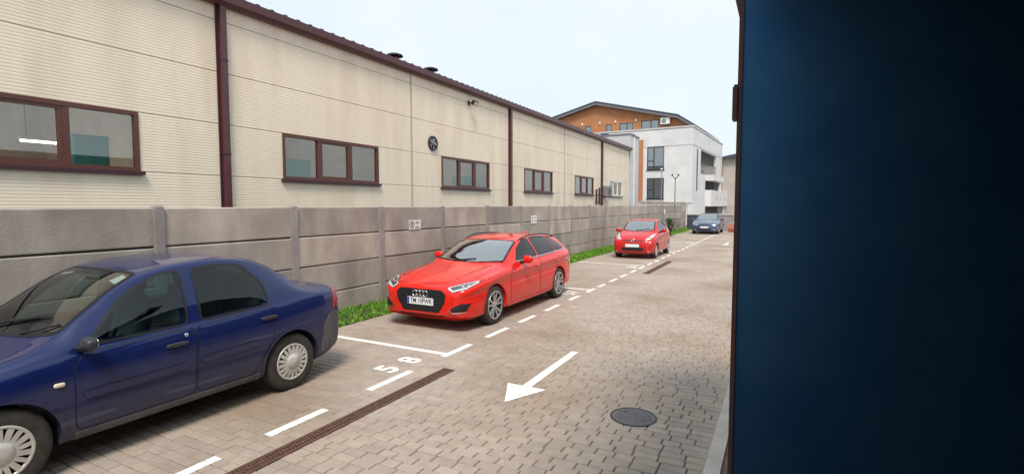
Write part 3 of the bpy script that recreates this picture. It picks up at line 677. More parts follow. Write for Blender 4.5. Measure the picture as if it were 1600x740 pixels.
# further beige house
bh = thing('beige_house', (-3.5, 76, 0), 'beige house with dark roof partly hidden behind the white apartment house', 'building')
m = MB(); wall_holes(m, lambda a, d, z: (a, 72 + d, z), -7.6, 2, 0, 8.0, [(-7.2, -6.9, 4, 7.0), (-4.6, -3.2, 4.2, 6.6)], .3); m.quad((-7.6, 72, 0), (-7.6, 84, 0), (-7.6, 84, 8), (-7.6, 72, 8)); m.quad((2, 72, 0), (2, 84, 0), (2, 84, 8), (2, 72, 8)); m.build('wall', 'beige_render', bh)
m = MB(); m.box(-7.2, -6.9, 72.31, 72.4, 4, 7.0); m.build('orange_inset', 'orange_render', bh); m = MB(); m.box(-4.6, -3.2, 72.31, 72.4, 4.2, 6.6); m.build('window', 'far_glass', bh)
m = MB(); m.grid([[(-8.2, 71.4, 8.0), (-2.8, 71.4, 9.0), (2.6, 71.4, 8.0)], [(-8.2, 84.6, 8.0), (-2.8, 84.6, 9.0), (2.6, 84.6, 8.0)]]); m.fan([(-8.2, 71.4, 8.0), (-2.8, 71.4, 9.0), (2.6, 71.4, 8.0)]); m.build('roof', 'slate', bh)

# end wall of the yard, poles, shrub, cone
ew = thing('yard_wall', (-3.4, 44.1, 0), 'low brown-grey wall with pale coping closing the yard behind the steel-blue sedan', 'wall')
m = MB(); m.box(-6.85, -6.0, 44.0, 44.25, -.05, 1.22); m.build('dark_section', 'slate', ew)
m = MB(); m.box(-6.0, -.3, 44.0, 44.25, -.05, 1.22); m.build('wall', 'fence_brown', ew) if 'fence_brown' in MATS else m.build('wall', 'post_concrete', ew)
for k in range(6): MB().box(-6.85 + k * 1.09, -6.85 + k * 1.09 + 1.085, 43.95, 44.3, 1.22, 1.30).build('coping_stone', 'kerb_concrete', ew)
pl = thing('street_lamp', (-8.55, 48, 0), 'slim dark lamp post with forked head behind the fence end', 'lamp post')
m = MB(); m.tube([(-8.55, 48, -.05), (-8.55, 48, 4.5)], [.045, .03]); m.build('post', 'black_iron', pl)
for s in (-1, 1):
    m = MB(); m.tube([(-8.55, 48, 4.35), (-8.55 + s * .22, 48, 4.62)], .03); m.sell((-8.55 + s * .27, 48, 4.72), (.075, .09, .10), .7, 6, 10); m.build('lamp_head', 'black_iron', pl)
ms = thing('camera_mast', (-9.76, 48, 0), 'thin pale mast with small camera in front of the white house', 'mast')
m = MB(); m.tube([(-9.76, 48, -.05), (-9.76, 48, 5.25)], .04); m.build('pole', 'grey_plastic', ms); m = MB(); m.sell((-9.76, 47.9, 5.28), (.09, .16, .09), .6, 6, 10); m.build('camera_head', 'white_plastic', ms)
sh = thing('shrub', (-6.45, 34.6, .02), 'small dark green shrub on the grass behind the red hatchback', 'shrub')
m = MB()
for k in range(9):
    a = rnd.uniform(0, 6.28); m.tube([(-6.45, 34.6, .02), (-6.45 + .15 * math.cos(a), 34.6 + .15 * math.sin(a), .55), (-6.45 + .33 * math.cos(a), 34.6 + .33 * math.sin(a), 1.0)], [.025, .015, .006], 5)
m.build('stems', 'bark', sh)
m = MB()
for k in range(800):
    a = rnd.uniform(0, 6.28); h = rnd.uniform(.25, 1.15); r = .42 * math.sqrt(rnd.random()) * (1 - abs(h - .7) * .9) * (1 + .5 * math.sin(a * 3 + h * 7)); c = Vector((-6.45 + r * math.cos(a), 34.6 + r * math.sin(a), h))
    q = Matrix.Rotation(rnd.uniform(0, 6.28), 3, 'Z') @ Matrix.Rotation(rnd.uniform(-1.2, 1.2), 3, 'X'); l, w = rnd.uniform(.05, .09), rnd.uniform(.018, .03)
    m.quad(c + q @ Vector((0, -l, 0)), c + q @ Vector((w, 0, 0)), c + q @ Vector((0, l, 0)), c + q @ Vector((-w, 0, 0)))
m.build('leaves', 'leaf', sh, kind='stuff')
cn = thing('barrier_block', (-3.05, 41.5, 0), 'orange plastic barrier block by the yard end wall', 'barrier')
m = MB(); m.grid([[(-3.45, 41.2, 0), (-2.65, 41.2, 0), (-2.65, 41.8, 0), (-3.45, 41.8, 0)], [(-3.45, 41.2, .25), (-2.65, 41.2, .25), (-2.65, 41.8, .25), (-3.45, 41.8, .25)], [(-3.4, 41.4, .62), (-2.7, 41.4, .62), (-2.7, 41.6, .62), (-3.4, 41.6, .62)]], True); m.quad((-3.4, 41.4, .62), (-2.7, 41.4, .62), (-2.7, 41.6, .62), (-3.4, 41.6, .62)); m.build('body', 'cone_orange', cn)
m = MB(); m.box(-3.1, -2.9, 41.42, 41.58, .62, .82); m.build('reflector', 'white_plastic', cn)

# ------------------------------------------------------------------ near building: navy wall, and an unseen dark recess added to shade it
nb = thing('near_building', (2, 5, 0), 'dark navy-walled building corner rising beside the paved lane', 'building')
MB().box(-.20, 5, 3.0, 3.25, -.05, 3.32).build('recess_wall', 'navy_render', nb)
MB().box(-.222, -.2, 2.985, 3.03, -.05, 3.32).build('corner_trim', 'edge_brown', nb)
MB().box(1.5, 1.75, 3.25, 14, -.05, 3.6).build('facade', 'facade_render', nb)
MB().box(-.20, 5, -5, 3.25, 3.32, 3.55).build('shade_ceiling', 'dark_room', nb)  # unseen dark ceiling, walls and floor added to keep light off the navy wall
MB().box(5, 5.2, -5, 3.25, -.05, 3.55).build('shade_side_wall', 'dark_room', nb)
MB().box(-.20, 5, -5.2, -5, -.05, 3.55).build('shade_rear_wall', 'dark_room', nb)
MB().box(-.20, 5, -5, 3, -.05, 0.08).build('shade_floor', 'dark_room', nb)
MB().box(-.20, -.04, -5, -.12, -.05, 3.55).build('shade_front_wall', 'dark_room', nb)  # unseen wall added to narrow the opening and darken the navy wall
MB().box(1.4, 9, 3.3, 14, 3.6, 3.7).build('rear_roof', 'slate', nb)
MB().box(-.21, 5.2, -5.2, 3.3, 3.55, 3.65).build('roof', 'slate', nb)
MB().box(1.75, 9, 13.8, 14, -.05, 3.6).build('gable_wall', 'facade_render', nb)
m = MB(); m.box(-.335, 1.5, 3.305, 4.7, 3.50, 3.59); m.build('ledge', 'edge_brown', nb)
for k in range(2):
    y0 = 5 + k * 4.2
    for z0 in (1.2,):
        w = MB().box(1.485, 1.499, y0, y0 + 1.5, z0, z0 + 1.5).build('window', 'dark_frame', nb); MB().box(1.478, 1.484, y0 + .07, y0 + 1.43, z0 + .07, z0 + 1.43).build('pane', 'far_glass', w)
wl = thing('wall_lamp', (-.235, 3.0, 2.48), 'small brown box lamp on the edge of the navy wall', 'lamp')
m = MB(); m.box(-.245, -.2225, 2.97, 3.06, 2.48, 2.65); m.build('housing', 'edge_brown', wl); m = MB(); m.box(-.244, -.2, 3.035, 3.06, 2.655, 2.675); m.build('arm', 'black_iron', wl)

# ------------------------------------------------------------------ cars
def pchip(pts):
    x = np.array([p[0] for p in pts], float); y = np.array([p[1] for p in pts], float)
    h = np.diff(x); d = np.diff(y) / h; m = np.zeros(len(x))
    for i in range(1, len(x) - 1):
        if d[i - 1] * d[i] > 0:
            w1, w2 = 2 * h[i] + h[i - 1], h[i] + 2 * h[i - 1]; m[i] = (w1 + w2) / (w1 / d[i - 1] + w2 / d[i])
    m[0], m[-1] = d[0], d[-1]
    def f(v):
        v = min(max(v, x[0]), x[-1]); i = min(int(np.searchsorted(x, v, 'right')) - 1, len(h) - 1); i = max(i, 0)
        t = (v - x[i]) / h[i]
        return (2 * t ** 3 - 3 * t ** 2 + 1) * y[i] + (t ** 3 - 2 * t ** 2 + t) * h[i] * m[i] + (-2 * t ** 3 + 3 * t ** 2) * y[i + 1] + (t ** 3 - t ** 2) * h[i] * m[i + 1]
    return f
def chaikin(p, it=2, closed=False):
    p = [tuple(q) for q in p]
    for _ in range(it):
        q = [] if closed else [p[0]]; n = len(p)
        for i in range(n if closed else n - 1):
            a, b = p[i], p[(i + 1) % n]
            q.append(tuple(.75 * u + .25 * v for u, v in zip(a, b))); q.append(tuple(.25 * u + .75 * v for u, v in zip(a, b)))
        if not closed: q.append(p[-1])
        p = q
    return p
def rounded(poly, r=0.04, n=3):
    """round the corners of a polygon by a fixed cut length"""
    out = []; N = len(poly)
    for i in range(N):
        a, b, c = Vector(poly[i - 1]), Vector(poly[i]), Vector(poly[(i + 1) % N])
        u, v = (a - b), (c - b); ru, rv = min(r, u.length * .45), min(r, v.length * .45); p, q = b + u.normalized() * ru, b + v.normalized() * rv
        for k in range(n + 1):
            t = k / n; out.append(tuple((1 - t) ** 2 * p + 2 * t * (1 - t) * b + t * t * q))
    return out
def densify(poly, step=0.05):
    out = []
    for i in range(len(poly)):
        a, b = Vector(poly[i]), Vector(poly[(i + 1) % len(poly)]); n = max(1, int((b - a).length / step))
        for k in range(n): out.append(tuple(a + (b - a) * k / n))
    return out
class Car:
    def __init__(s, sp, root):
        s.sp = sp; s.root = root; s.org = Vector(root.location)
        s.c = {k: pchip(sp[k]) for k in ('zt', 'zb', 'zs', 'ws', 'wt')}
    def section(s, q):
        zt, zb, zs, ws, wt = (s.c[k](q) for k in ('zt', 'zb', 'zs', 'ws', 'wt')); crn = s.sp.get('crown', .035)
        zs = min(zs, zt - crn - .02); hgt = zs - zb; g = ws * .955; ze = zt - crn
        cav = s.sp.get('waist', .60)
        pts = [(0, zb), (ws * .72, zb), (ws * .925, zb + min(.03, hgt * .1)), (ws * .972, zb + .10 * hgt), (ws * .985, zb + .32 * hgt), (ws, zb + cav * hgt), (ws * .994, zs - .14 * hgt), (g + .012, zs - .012), (g - .012, zs + .004),
               (g * .62 + wt * .38 + .018 * min(1, (ze - zs) / .3), zs * .62 + ze * .38), (wt + .012, ze - .35 * min(.1, ze - zs)), (wt - .03, ze + .006), (wt * .7, zt - crn * .38), (wt * .35, zt - crn * .08), (0, zt)]
        if s.sp.get('crease'):
            pts[5] = (ws * .992, zb + .48 * hgt); pts[6:7] = [(ws * .958, zs - .27 * hgt), (ws * 1.0, zs - .12 * hgt)]
            a, b = s.sp['bonnet']; k = max(0.0, min(1.0, (q - a) / .25)) * max(0.0, min(1.0, (b - q) / .2)); i = len(pts) - 3
            pts[i] = (wt * .74, zt - crn * .38 + .020 * k); pts[i + 1] = (wt * .58, zt - crn * .22 - .002 * k)
        return chaikin(pts, 2)
    def body_mesh(s, inset=0.0, s0=None, s1=None, n=104, floor=None):
        a, b = s.sp['zt'][0][0], s.sp['zt'][-1][0]
        tt = np.linspace(0, 1, n); q = a + (b - a) * (tt - .07 * np.sin(2 * np.pi * tt) )
        rows = []
        for v in q:
            h = s.section(v); rows.append([(-w, v, z) for w, z in h[::-1]][:-1] + [(w, v, z) for w, z in h][:-1])
        m = MB(); m.grid(rows, True)
        m.fan(rows[0]); m.fan(rows[-1][::-1]); return m
    def cavity(s):
        a, b = s.sp['cabin']; m = MB(); rows = []
        for v in np.linspace(a, b, 26):
            zt, zs, ws, wt = (s.c[k](v) for k in ('zt', 'zs', 'ws', 'wt')); crn = s.sp.get('crown', .035); z0 = s.sp.get('floor', .36)
            top = max(zt - .055, z0 + .25); e = max(zt - crn - .07, z0 + .2); zs_ = min(zs - .03, e - .02)
            h = [(0, z0), (ws - .16, z0), (ws - .12, zs_ * .6 + z0 * .4), (ws * .955 - .085, zs_), (wt - .06, e), (wt * .6, top - .01), (0, top)]
            rows.append([(-w, v, z) for w, z in h[::-1]][:-1] + [(w, v, z) for w, z in h][:-1])
        m.grid(rows, True); m.fan(rows[0]); m.fan(rows[-1][::-1]); return m
    def tmp(s, m, mi):
        me = bpy.data.meshes.new('tmp'); me.from_pydata(m.v, [], m.f)
        bm = bmesh.new(); bm.from_mesh(me); bmesh.ops.remove_doubles(bm, verts=bm.verts, dist=1e-5); bmesh.ops.recalc_face_normals(bm, faces=bm.faces); bm.to_mesh(me); bm.free()
        me.materials.append(MATS[s.sp['paint']]); me.materials.append(MATS['interior_dark'])
        for p in me.polygons: p.material_index = mi; p.use_smooth = (mi == 0)
        o = bpy.data.objects.new('tmp', me); COL.objects.link(o); return o
    def prism(s, poly, axis, lo, hi):
        m = MB(); f = {'side': lambda p, d: (d, p[0], p[1]), 'top': lambda p, d: (p[0], p[1], d)}[axis]
        A = [f(p, lo) for p in poly]; B = [f(p, hi) for p in poly]; m.grid([A, B], True); m.fan(A[::-1]); m.fan(B); return m
    def make_body(s):
        m = s.body_mesh(); s.bvh = BVHTree.FromPolygons([Vector(v) for v in m.v], m.f)
        o = s.tmp(m, 0); cut = [s.cavity()]
        for poly, ins in s.sp['side_windows']: cut.append(s.prism(rounded(poly, .05), 'side', -1.2, 1.2))
        cut.append(s.prism(rounded(s.sp['windscreen'], .06), 'top', s.sp['ws_cut'], 2.0)); cut.append(s.prism(rounded(s.sp['rear_window'], .06), 'top', s.sp['rw_cut'], 2.0))
        W = s.sp['half']
        for ax in s.sp['axles']:
            for sd in (-1, 1):
                c = MB(); n = 32; r = s.sp['R'] + s.sp.get('arch', .045)
                A = [(sd * (W - .30), ax + r * math.cos(t), s.sp['R'] + r * math.sin(t)) for t in (2 * math.pi * k / n for k in range(n))]; B = [(sd * (W + .2), p[1], p[2]) for p in A]
                c.grid([A, B], True); c.fan(A[::-1]); c.fan(B); cut.append(c)
        cs = [s.tmp(c, 1) for c in cut]
        for c in cs:
            md = o.modifiers.new('cut', 'BOOLEAN'); md.operation = 'DIFFERENCE'; md.object = c; md.solver = 'EXACT'
        dg = bpy.context.evaluated_depsgraph_get(); me = bpy.data.meshes.new_from_object(o.evaluated_get(dg)); me.name = 'body'
        for c in cs + [o]: bpy.data.objects.remove(c)
        me.materials.clear(); me.materials.append(MATS[s.sp['paint']]); me.materials.append(MATS['interior_dark'])
        if hasattr(me, 'set_sharp_from_angle'): me.set_sharp_from_angle(angle=R(38))
        ob = link('body', me, s.root, s.org); return ob
    # --- patches laid on the body skin
    def hit(s, p, axis, off):
        if axis == 'L': o, d = Vector((3, p[0], p[1])), Vector((-1, 0, 0))
        elif axis == 'R': o, d = Vector((-3, p[0], p[1])), Vector((1, 0, 0))
        elif axis == 'T': o, d = Vector((p[0], p[1], 4)), Vector((0, 0, -1))
        elif axis == 'F': o, d = Vector((p[0], -3, p[1])), Vector((0, 1, 0))
        else: o, d = Vector((p[0], 9, p[1])), Vector((0, -1, 0))
        h, n, i, dist = s.bvh.ray_cast(o, d)
        if h is None: return None
        if n.dot(d) > 0: n = -n
        return h + n * off
    def patch(s, name, poly, axis, mat, off=.003, rad=.03, parent=None, rings=7, skirt=.012, step=.045):
        b = densify(rounded(poly, rad) if rad else poly, step); c = (sum(p[0] for p in b) / len(b), sum(p[1] for p in b) / len(b))
        rows = []
        sk = [s.hit(p, axis, off - skirt) for p in b]
        for k in range(rings + 1):
            f = 1 - k / rings * .96
            rows.append([s.hit((c[0] + (p[0] - c[0]) * f, c[1] + (p[1] - c[1]) * f), axis, off) for p in b])
        last = None
        allr = [sk] + rows
        for r in allr:
            for i, p in enumerate(r):
                if p is None: r[i] = next((q for q in r[i:] + r[:i] if q is not None), Vector((0, 0, 0)))
        m = MB(); m.grid(rows, True); m.fan(rows[-1]); m.v = [tuple(Vector(q) + s.org) for q in m.v]
        n = len(m.v); k = len(b); m.v += [tuple(q + s.org) for q in sk] + [tuple(q + s.org) for q in rows[0]]
        for i in range(k): m.f.append((n + i, n + (i + 1) % k, n + k + (i + 1) % k, n + k + i)); m.mi.append(0)
        return m.build(name, mat, parent or s.root, smooth=True)
    def band(s, name, poly, axis, mat, width=.012, off=.0015, rad=.03, parent=None, closed=True, step=.03, height=None):
        """thin strip following a line on the skin"""
        b = densify(rounded(poly, rad) if (rad and closed) else poly, step) if closed else [tuple(Vector(poly[i]) + (Vector(poly[i + 1]) - Vector(poly[i])) * k / 14) for i in range(len(poly) - 1) for k in range(14)] + [poly[-1]]
        n = len(b); A = []; B = []
        for i in range(n):
            p, q = Vector(b[(i - 1) % n if closed else max(i - 1, 0)]), Vector(b[(i + 1) % n if closed else min(i + 1, n - 1)]); t = (q - p); t = t.normalized() if t.length > 1e-6 else Vector((1, 0)); nn = Vector((-t.y, t.x)) * width / 2
            A.append(s.hit((b[i][0] + nn.x, b[i][1] + nn.y), axis, off)); B.append(s.hit((b[i][0] - nn.x, b[i][1] - nn.y), axis, off))
        m = MB(); ok = lambda *q: all(x is not None for x in q)
        h = height
        for i in range(n if closed else n - 1):
            j = (i + 1) % n
            if ok(A[i], A[j], B[j], B[i]): m.quad(*[x + s.org for x in (A[i], A[j], B[j], B[i])])
        if h:   # real thickness: skirts down to the skin
            for L in (A, B):
                for i in range(n if closed else n - 1):
                    j = (i + 1) % n
                    if ok(L[i], L[j]):
                        d = Vector((0, 0, -1)) if axis == 'T' else {'L': Vector((-1, 0, 0)), 'R': Vector((1, 0, 0)), 'F': Vector((0, 1, 0)), 'B': Vector((0, -1, 0))}[axis]
                        m.quad(*[x + s.org for x in (L[i], L[j], L[j] + d * h, L[i] + d * h)])
        return m.build(name, mat, parent or s.root)
    def M(s): return MB()
    def add(s, m, name, mat, parent=None, smooth=True):
        m.v = [tuple(Vector(v) + s.org) for v in m.v]; return m.build(name, mat, parent or s.root, smooth=smooth)
    def wheel(s, ax, sd, kind):
        Rw = s.sp['R']; W = s.sp['half'] - s.sp.get('tuck', .035); tw = .19; rim = s.sp['rim']; cx = sd * (W - tw / 2)
        pr = [(rim - .005, -.5), (rim + .012, -.52), (Rw * .87, -.53), (Rw * .96, -.46), (Rw, -.36), (Rw, .36), (Rw * .96, .46), (Rw * .87, .53), (rim + .012, .52), (rim - .005, .5)]
        m = MB(); m.lathe([(r, h * tw) for r, h in pr], (cx, ax, Rw), 'x', 48); ty = s.add(m, 'wheel', 'tyre')
        m = MB(); xo = cx + sd * tw * .5
        m.lathe([(rim, 0), (rim - .012, .005 * sd), (rim - .022, -.012 * sd), (rim - .03, -.08 * sd), (0, -.08 * sd)], (xo, ax, Rw), 'x', 40)
        s.add(m, 'rim_barrel', 'trim_black' if kind != 'cap' else 'interior_dark', ty, True)
        def bar(m, a, r0, r1, w0, w1, x0, x1, th=.012):
            c, n = math.cos(a), math.sin(a); pts = []
            for r, w, x in ((r0, w0, x0), (r1, w1, x1)):
                for q in (-1, 1):
                    for t in (0, th): pts.append((xo + sd * (x - t), ax + c * r - n * w * q, Rw + n * r + c * w * q))
            b = len(m.v); m.v += pts
            for f in ((0, 2, 6, 4), (1, 5, 7, 3), (0, 4, 5, 1), (2, 3, 7, 6), (0, 1, 3, 2), (4, 6, 7, 5)): m.f.append(tuple(b + i for i in f)); m.mi.append(0)
        m = MB(); mat = s.sp['wheel_mat']
        m.lathe([(rim + .004, -.004 * sd), (rim + .003, .008 * sd), (rim - .014, .010 * sd), (rim - .02, 0)], (xo, ax, Rw), 'x', 48)
        s.add(m, 'rim', mat, ty)
        if kind == 'cap':
            for k in range(18):
                m = MB(); a = 2 * math.pi * k / 18 + .1; bar(m, a, rim * .40, rim - .014, .016, .0195 if k % 2 else .0145, .020, .006); s.add(m, 'spoke', mat, ty, False)
            m = MB(); m.lathe([(0, .028 * sd), (rim * .2, .028 * sd), (rim * .23, .024 * sd), (rim * .45, .019 * sd), (rim * .47, .0)], (xo, ax, Rw), 'x', 36); s.add(m, 'hub', mat, ty)
        else:
            for k in range(5):
                for q in (-1, 1):
                    m = MB(); a = 2 * math.pi * k / 5 + .3 + q * .24; bar(m, a, rim * .16, rim - .014, .014, .017, -.012, .006, .02); s.add(m, 'spoke', mat, ty, False)
            m = MB(); m.lathe([(0, -.004 * sd), (rim * .16, -.004 * sd), (rim * .24, -.012 * sd), (rim * .25, -.05 * sd)], (xo, ax, Rw), 'x', 30); s.add(m, 'hub', mat, ty)
        return ty
    def dress(s):
        sp = s.sp; s.body = s.make_body()
        for i, ax in enumerate(sp['axles']):
            for sd in (-1, 1): s.wheel(ax, sd, sp['wheel'])
        gl = sp['glass']
        def grow(poly, k):
            c = Vector((sum(p[0] for p in poly) / len(poly), sum(p[1] for p in poly) / len(poly))); return [tuple(c + (Vector(p) - c) * (1 + k / max((Vector(p) - c).length, .01))) for p in poly]
        w = s.patch('windscreen', grow(sp['windscreen'], .012), 'T', gl, .002, .06, skirt=.006, rings=9)
        s.band('seal', grow(sp['windscreen'], .006), 'T', 'gap_black', .035, .003, .06, parent=w)
        w = s.patch('rear_window', grow(sp['rear_window'], .012), 'T', 'car_glass_dark', .002, .06, skirt=.006, rings=9)
        s.band('seal', grow(sp['rear_window'], .006), 'T', 'gap_black', .035, .003, .06, parent=w)
        for sd, ax in ((1, 'L'), (-1, 'R')):
            doors = []
            for poly in sp['doors']:
                d = s.patch('door', poly, ax, sp['paint'], .0035, .05, skirt=.006, rings=9, step=.035); s.band('door_gap', grow(poly, .004), ax, 'gap_black', .009, .0012, .05, parent=d); doors.append(d)
            for k, (poly, ins) in enumerate(sp['side_windows']):
                par = doors[k] if k < len(doors) else s.root
                s.patch('side_window', grow(poly, .012), ax, ins, .001, .05, parent=par, skirt=.004)
                s.band('window_seal', grow(poly, .010), ax, 'trim_black', .020, .0028, .05, parent=par)
            for k, (hs, hz) in enumerate(sp['handles']):
                h = s.hit((hs, hz), ax, .018); b0 = s.hit((hs, hz), ax, 0)
                m = MB(); m.sell(h, (.016, .095, .019), .55, 8, 14); m.sell(Vector(b0) + Vector((sd * .006, -.07, 0)), (.018, .02, .016), .7, 6, 8); m.sell(Vector(b0) + Vector((sd * .006, .07, 0)), (.018, .02, .016), .7, 6, 8)
                s.add(m, 'handle', sp['handle_mat'], doors[k])
            ms, mz = sp['mirror']; b0 = s.hit((ms, mz), ax, 0)
            m = MB(); m.tube([Vector(b0) - Vector((sd * .03, 0, 0)), Vector(b0) + Vector((sd * .09, .0, .02))], [.035, .03], 10); mr = s.add(m, 'mirror_arm', 'trim_black')
            m = MB(); q = Matrix.Rotation(sd * R(-8), 3, 'Z'); c = Vector(b0) + Vector((sd * .155, -.005, .065)); m.sell(c, sp.get('mirror_size', (.105, .058, .072)), .75, 12, 20, q); mr = s.add(m, 'mirror', sp['mirror_mat'], mr)
            m = MB(); mz_ = sp.get('mirror_size', (.105, .058, .072)); m.sell(c + q @ Vector((0, mz_[1] * .93, 0)), (mz_[0] * .72, .006, mz_[2] * .68), .6, 8, 16, q); s.add(m, 'mirror_glass', 'lamp_chrome', mr)
            for fn in sp.get('side_extra', []): fn(s, sd, ax, doors)
        # cabin
        f0 = sp.get('floor', .36)
        m = MB(); m.box(-.62, .62, sp['cabin'][0] + .06, sp['dash'], f0, sp['dash_z'] - .02); m.sell((0, sp['dash'] - .06, sp['dash_z'] - .06), (.64, .16, .06), .5, 8, 20); s.add(m, 'dashboard', 'interior_dark', smooth=False)
        sm = sp.get('seat_mat', 'seat_grey')
        for ys, row in ((sp['seats'][0], 0), (sp['seats'][1], 1)):
            for xs in (-.36, .36):
                q = Matrix.Rotation(R(-14), 3, 'X'); m = MB(); m.sell((xs, ys, f0 + .17), (.25, .27, .09), .5, 8, 16); m.sell((xs, ys + .27, f0 + .46), (.24, .075, .32), .5, 8, 16, q); m.sell((xs, ys + .36, f0 + .83), (.12, .05, .075), .6, 8, 12, q); s.add(m, 'seat', sm)
        m = MB(); c = Vector((.36, sp['dash'] + .16, sp['dash_z'] - .02)); q = Matrix.Rotation(R(65), 3, 'X'); n = 24
        m.tube([c + q @ Vector((.18 * math.cos(2 * math.pi * k / n), .18 * math.sin(2 * math.pi * k / n), 0)) for k in range(n + 1)], .016, 6); s.add(m, 'steering_wheel', 'trim_black')
    def plate(s, z, text=None, w=.52, h=.115, axis='F', dy=.02):
        b = s.hit((0, z), axis, 0); y = b.y - dy if axis == 'F' else b.y + dy
        m = MB(); m.box(-w / 2, w / 2, y, y + (.012 if axis == 'F' else -.012), z - h / 2, z + h / 2); m.box(-w / 2 - .01, w / 2 + .01, y + .012, y + .05, z - h / 2 - .01, z + h / 2 + .01, mi=1) if axis == 'F' else None
        m.v = [tuple(Vector(v) + s.org) for v in m.v]; p = m.build('number_plate', ['plate_white', 'trim_black'], s.root)
        if text:
            m = MB(); m.box(-w / 2 + .003, -w / 2 + .04, y - .0015, y - .0002, z - h / 2 + .004, z + h / 2 - .004); s.add(m, 'plate_strip', 'plate_blue', p, False)
            kk = place_text('plate_lettering', text, .11, frame_xz(s.org.x + .02, s.org.y + y - .0022, s.org.z + z), 'ink', p, width=w - .09, bold=.001); kk['kind'] = 'stuff'
        return p
    def rod(s, name, pts, r, mat, parent=None, n=8):
        m = MB(); m.tube(pts, r, n); return s.add(m, name, mat, parent)

def screen_poly(c0, c1, wb, wtop, bow=.10):
    """windscreen or rear window outline in plan (x, s): base at c0, top at c1"""
    k = 1 if c1 > c0 else -1
    return [(-wb, c0 + k * bow), (-wb * .5, c0 + k * bow * .25), (0, c0), (wb * .5, c0 + k * bow * .25), (wb, c0 + k * bow), (wtop, c1 + k * .03), (wtop * .5, c1 + k * .008), (0, c1), (-wtop * .5, c1 + k * .008), (-wtop, c1 + k * .03)]

# --- blue sedan
def blue_side(c, sd, ax, doors):
    for d, (a, b, z0, z1) in zip(doors, ((1.52, 2.30, .575, .59), (2.42, 3.03, .605, .625))):
        c.patch('moulding', [(a, z0 - .028), (b, z1 - .028), (b, z1 + .028), (a, z0 + .028)], ax, 'blue_paint', .014, .02, parent=d, skirt=.02, rings=3)
        c.band('moulding_edge', [(a + .02, z0 + .03), (b - .02, z1 + .03)], ax, 'plastic_grey', .008, .015, closed=False, parent=d)
    m = MB(); m.sell(c.hit((1.37, .70), ax, .004), (.012, .035, .016), .5, 6, 12); c.add(m, 'side_repeater', 'lamp_amber')
    m = MB(); b = c.hit((2.30, .865), ax, .001); m.lathe([(0, .006 * sd), (.016, .006 * sd), (.018, 0)], b, 'x', 14); c.add(m, 'door_lock', 'chrome', doors[0])
    c.patch('tail_light', [(4.03, .80), (4.16, .80), (4.16, 1.02), (4.07, 1.03)], ax, 'lamp_red', .006, .03)
    c.patch('bumper_side', [(3.83, .30), (4.2, .34), (4.22, .755), (3.98, .755), (3.88, .62)], ax, 'bumper_grey', .006, .03)
    c.patch('sill', [(1.46, .225), (3.03, .225), (3.05, .30), (1.46, .30)], ax, 'bumper_grey', .006, .02, rings=3)
    c.band('arch_lip', [(3.43 + .37 * math.cos(t), .31 + .37 * math.sin(t)) for t in np.linspace(-.05, 3.19, 18)], ax, 'blue_paint', .03, .006, closed=False)
    c.band('arch_lip', [(1.03 + .365 * math.cos(t), .31 + .365 * math.sin(t)) for t in np.linspace(-.05, 3.19, 18)], ax, 'blue_paint', .03, .006, closed=False)
noisy('bumper_grey', (0.05, 0.05, 0.07), (0.11, 0.10, 0.105), 5, 0.6, coord='obj')
BL = dict(paint='blue_paint', half=.87, crown=.035, R=.31, rim=.195, axles=(1.03, 3.43), wheel='cap', wheel_mat='hubcap_silver', glass='car_glass', handle_mat='plastic_grey', mirror_mat='plastic_grey',
    zt=[(.36, .58), (.42, .70), (.55, .79), (.9, .895), (1.22, .965), (1.33, 1.0), (1.6, 1.19), (1.88, 1.375), (2.1, 1.465), (2.35, 1.51), (2.7, 1.53), (3.0, 1.505), (3.25, 1.43), (3.5, 1.28), (3.72, 1.135), (3.85, 1.095), (4.12, 1.075), (4.2, 1.02), (4.25, .86), (4.27, .74)],
    zb=[(.36, .34), (.46, .24), (.8, .20), (3.8, .20), (4.15, .29), (4.27, .36)],
    zs=[(.36, .50), (.46, .64), (.6, .72), (1.0, .83), (1.4, .885), (2.2, .92), (3.2, .965), (3.8, 1.01), (4.12, 1.0), (4.2, .92), (4.27, .65)],
    ws=[(.36, .58), (.42, .70), (.55, .79), (.85, .855), (1.3, .87), (3.3, .87), (3.8, .85), (4.08, .80), (4.2, .73), (4.27, .62)],
    wt=[(.36, .45), (.46, .60), (.65, .68), (1.2, .74), (1.35, .73), (1.7, .67), (2.05, .64), (2.4, .635), (2.9, .625), (3.25, .615), (3.6, .66), (3.85, .70), (4.12, .68), (4.27, .5)],
    cabin=(1.38, 3.66), dash=1.72, dash_z=.95, seats=(2.15, 2.95), ws_cut=.98, rw_cut=1.12, seat_mat='seat_grey',
    windscreen=screen_poly(1.33, 2.02, .655, .555, .12), rear_window=screen_poly(3.66, 3.16, .60, .53, .08),
    side_windows=[([(1.58, .945), (2.33, .962), (2.35, 1.425), (2.14, 1.395), (1.88, 1.255)], 'car_glass_teal'), ([(2.47, .968), (3.16, .995), (3.15, 1.22), (2.96, 1.415), (2.75, 1.435), (2.48, 1.43)], 'car_glass_teal')],
    doors=[[(1.47, .32), (2.355, .32), (2.385, .915), (1.55, .89), (1.47, .80)], [(2.385, .32), (2.95, .32), (3.08, .50), (3.20, .70), (3.25, .95), (2.405, .92)]],
    handles=[(2.21, .80), (3.13, .86)], mirror=(1.53, .925), mirror_size=(.09, .045, .048), side_extra=[blue_side])
t = thing('blue_sedan', (-5.56, .36, 0), 'dusty dark blue four-door sedan with silver hubcaps parked nearest stall 58', 'car')
c = Car(BL, t); c.dress()
c.band('hood_gap', [(-.70, 1.27), (-.68, .6), (.68, .6), (.70, 1.27)], 'T', 'gap_black', .008, .001, closed=False)
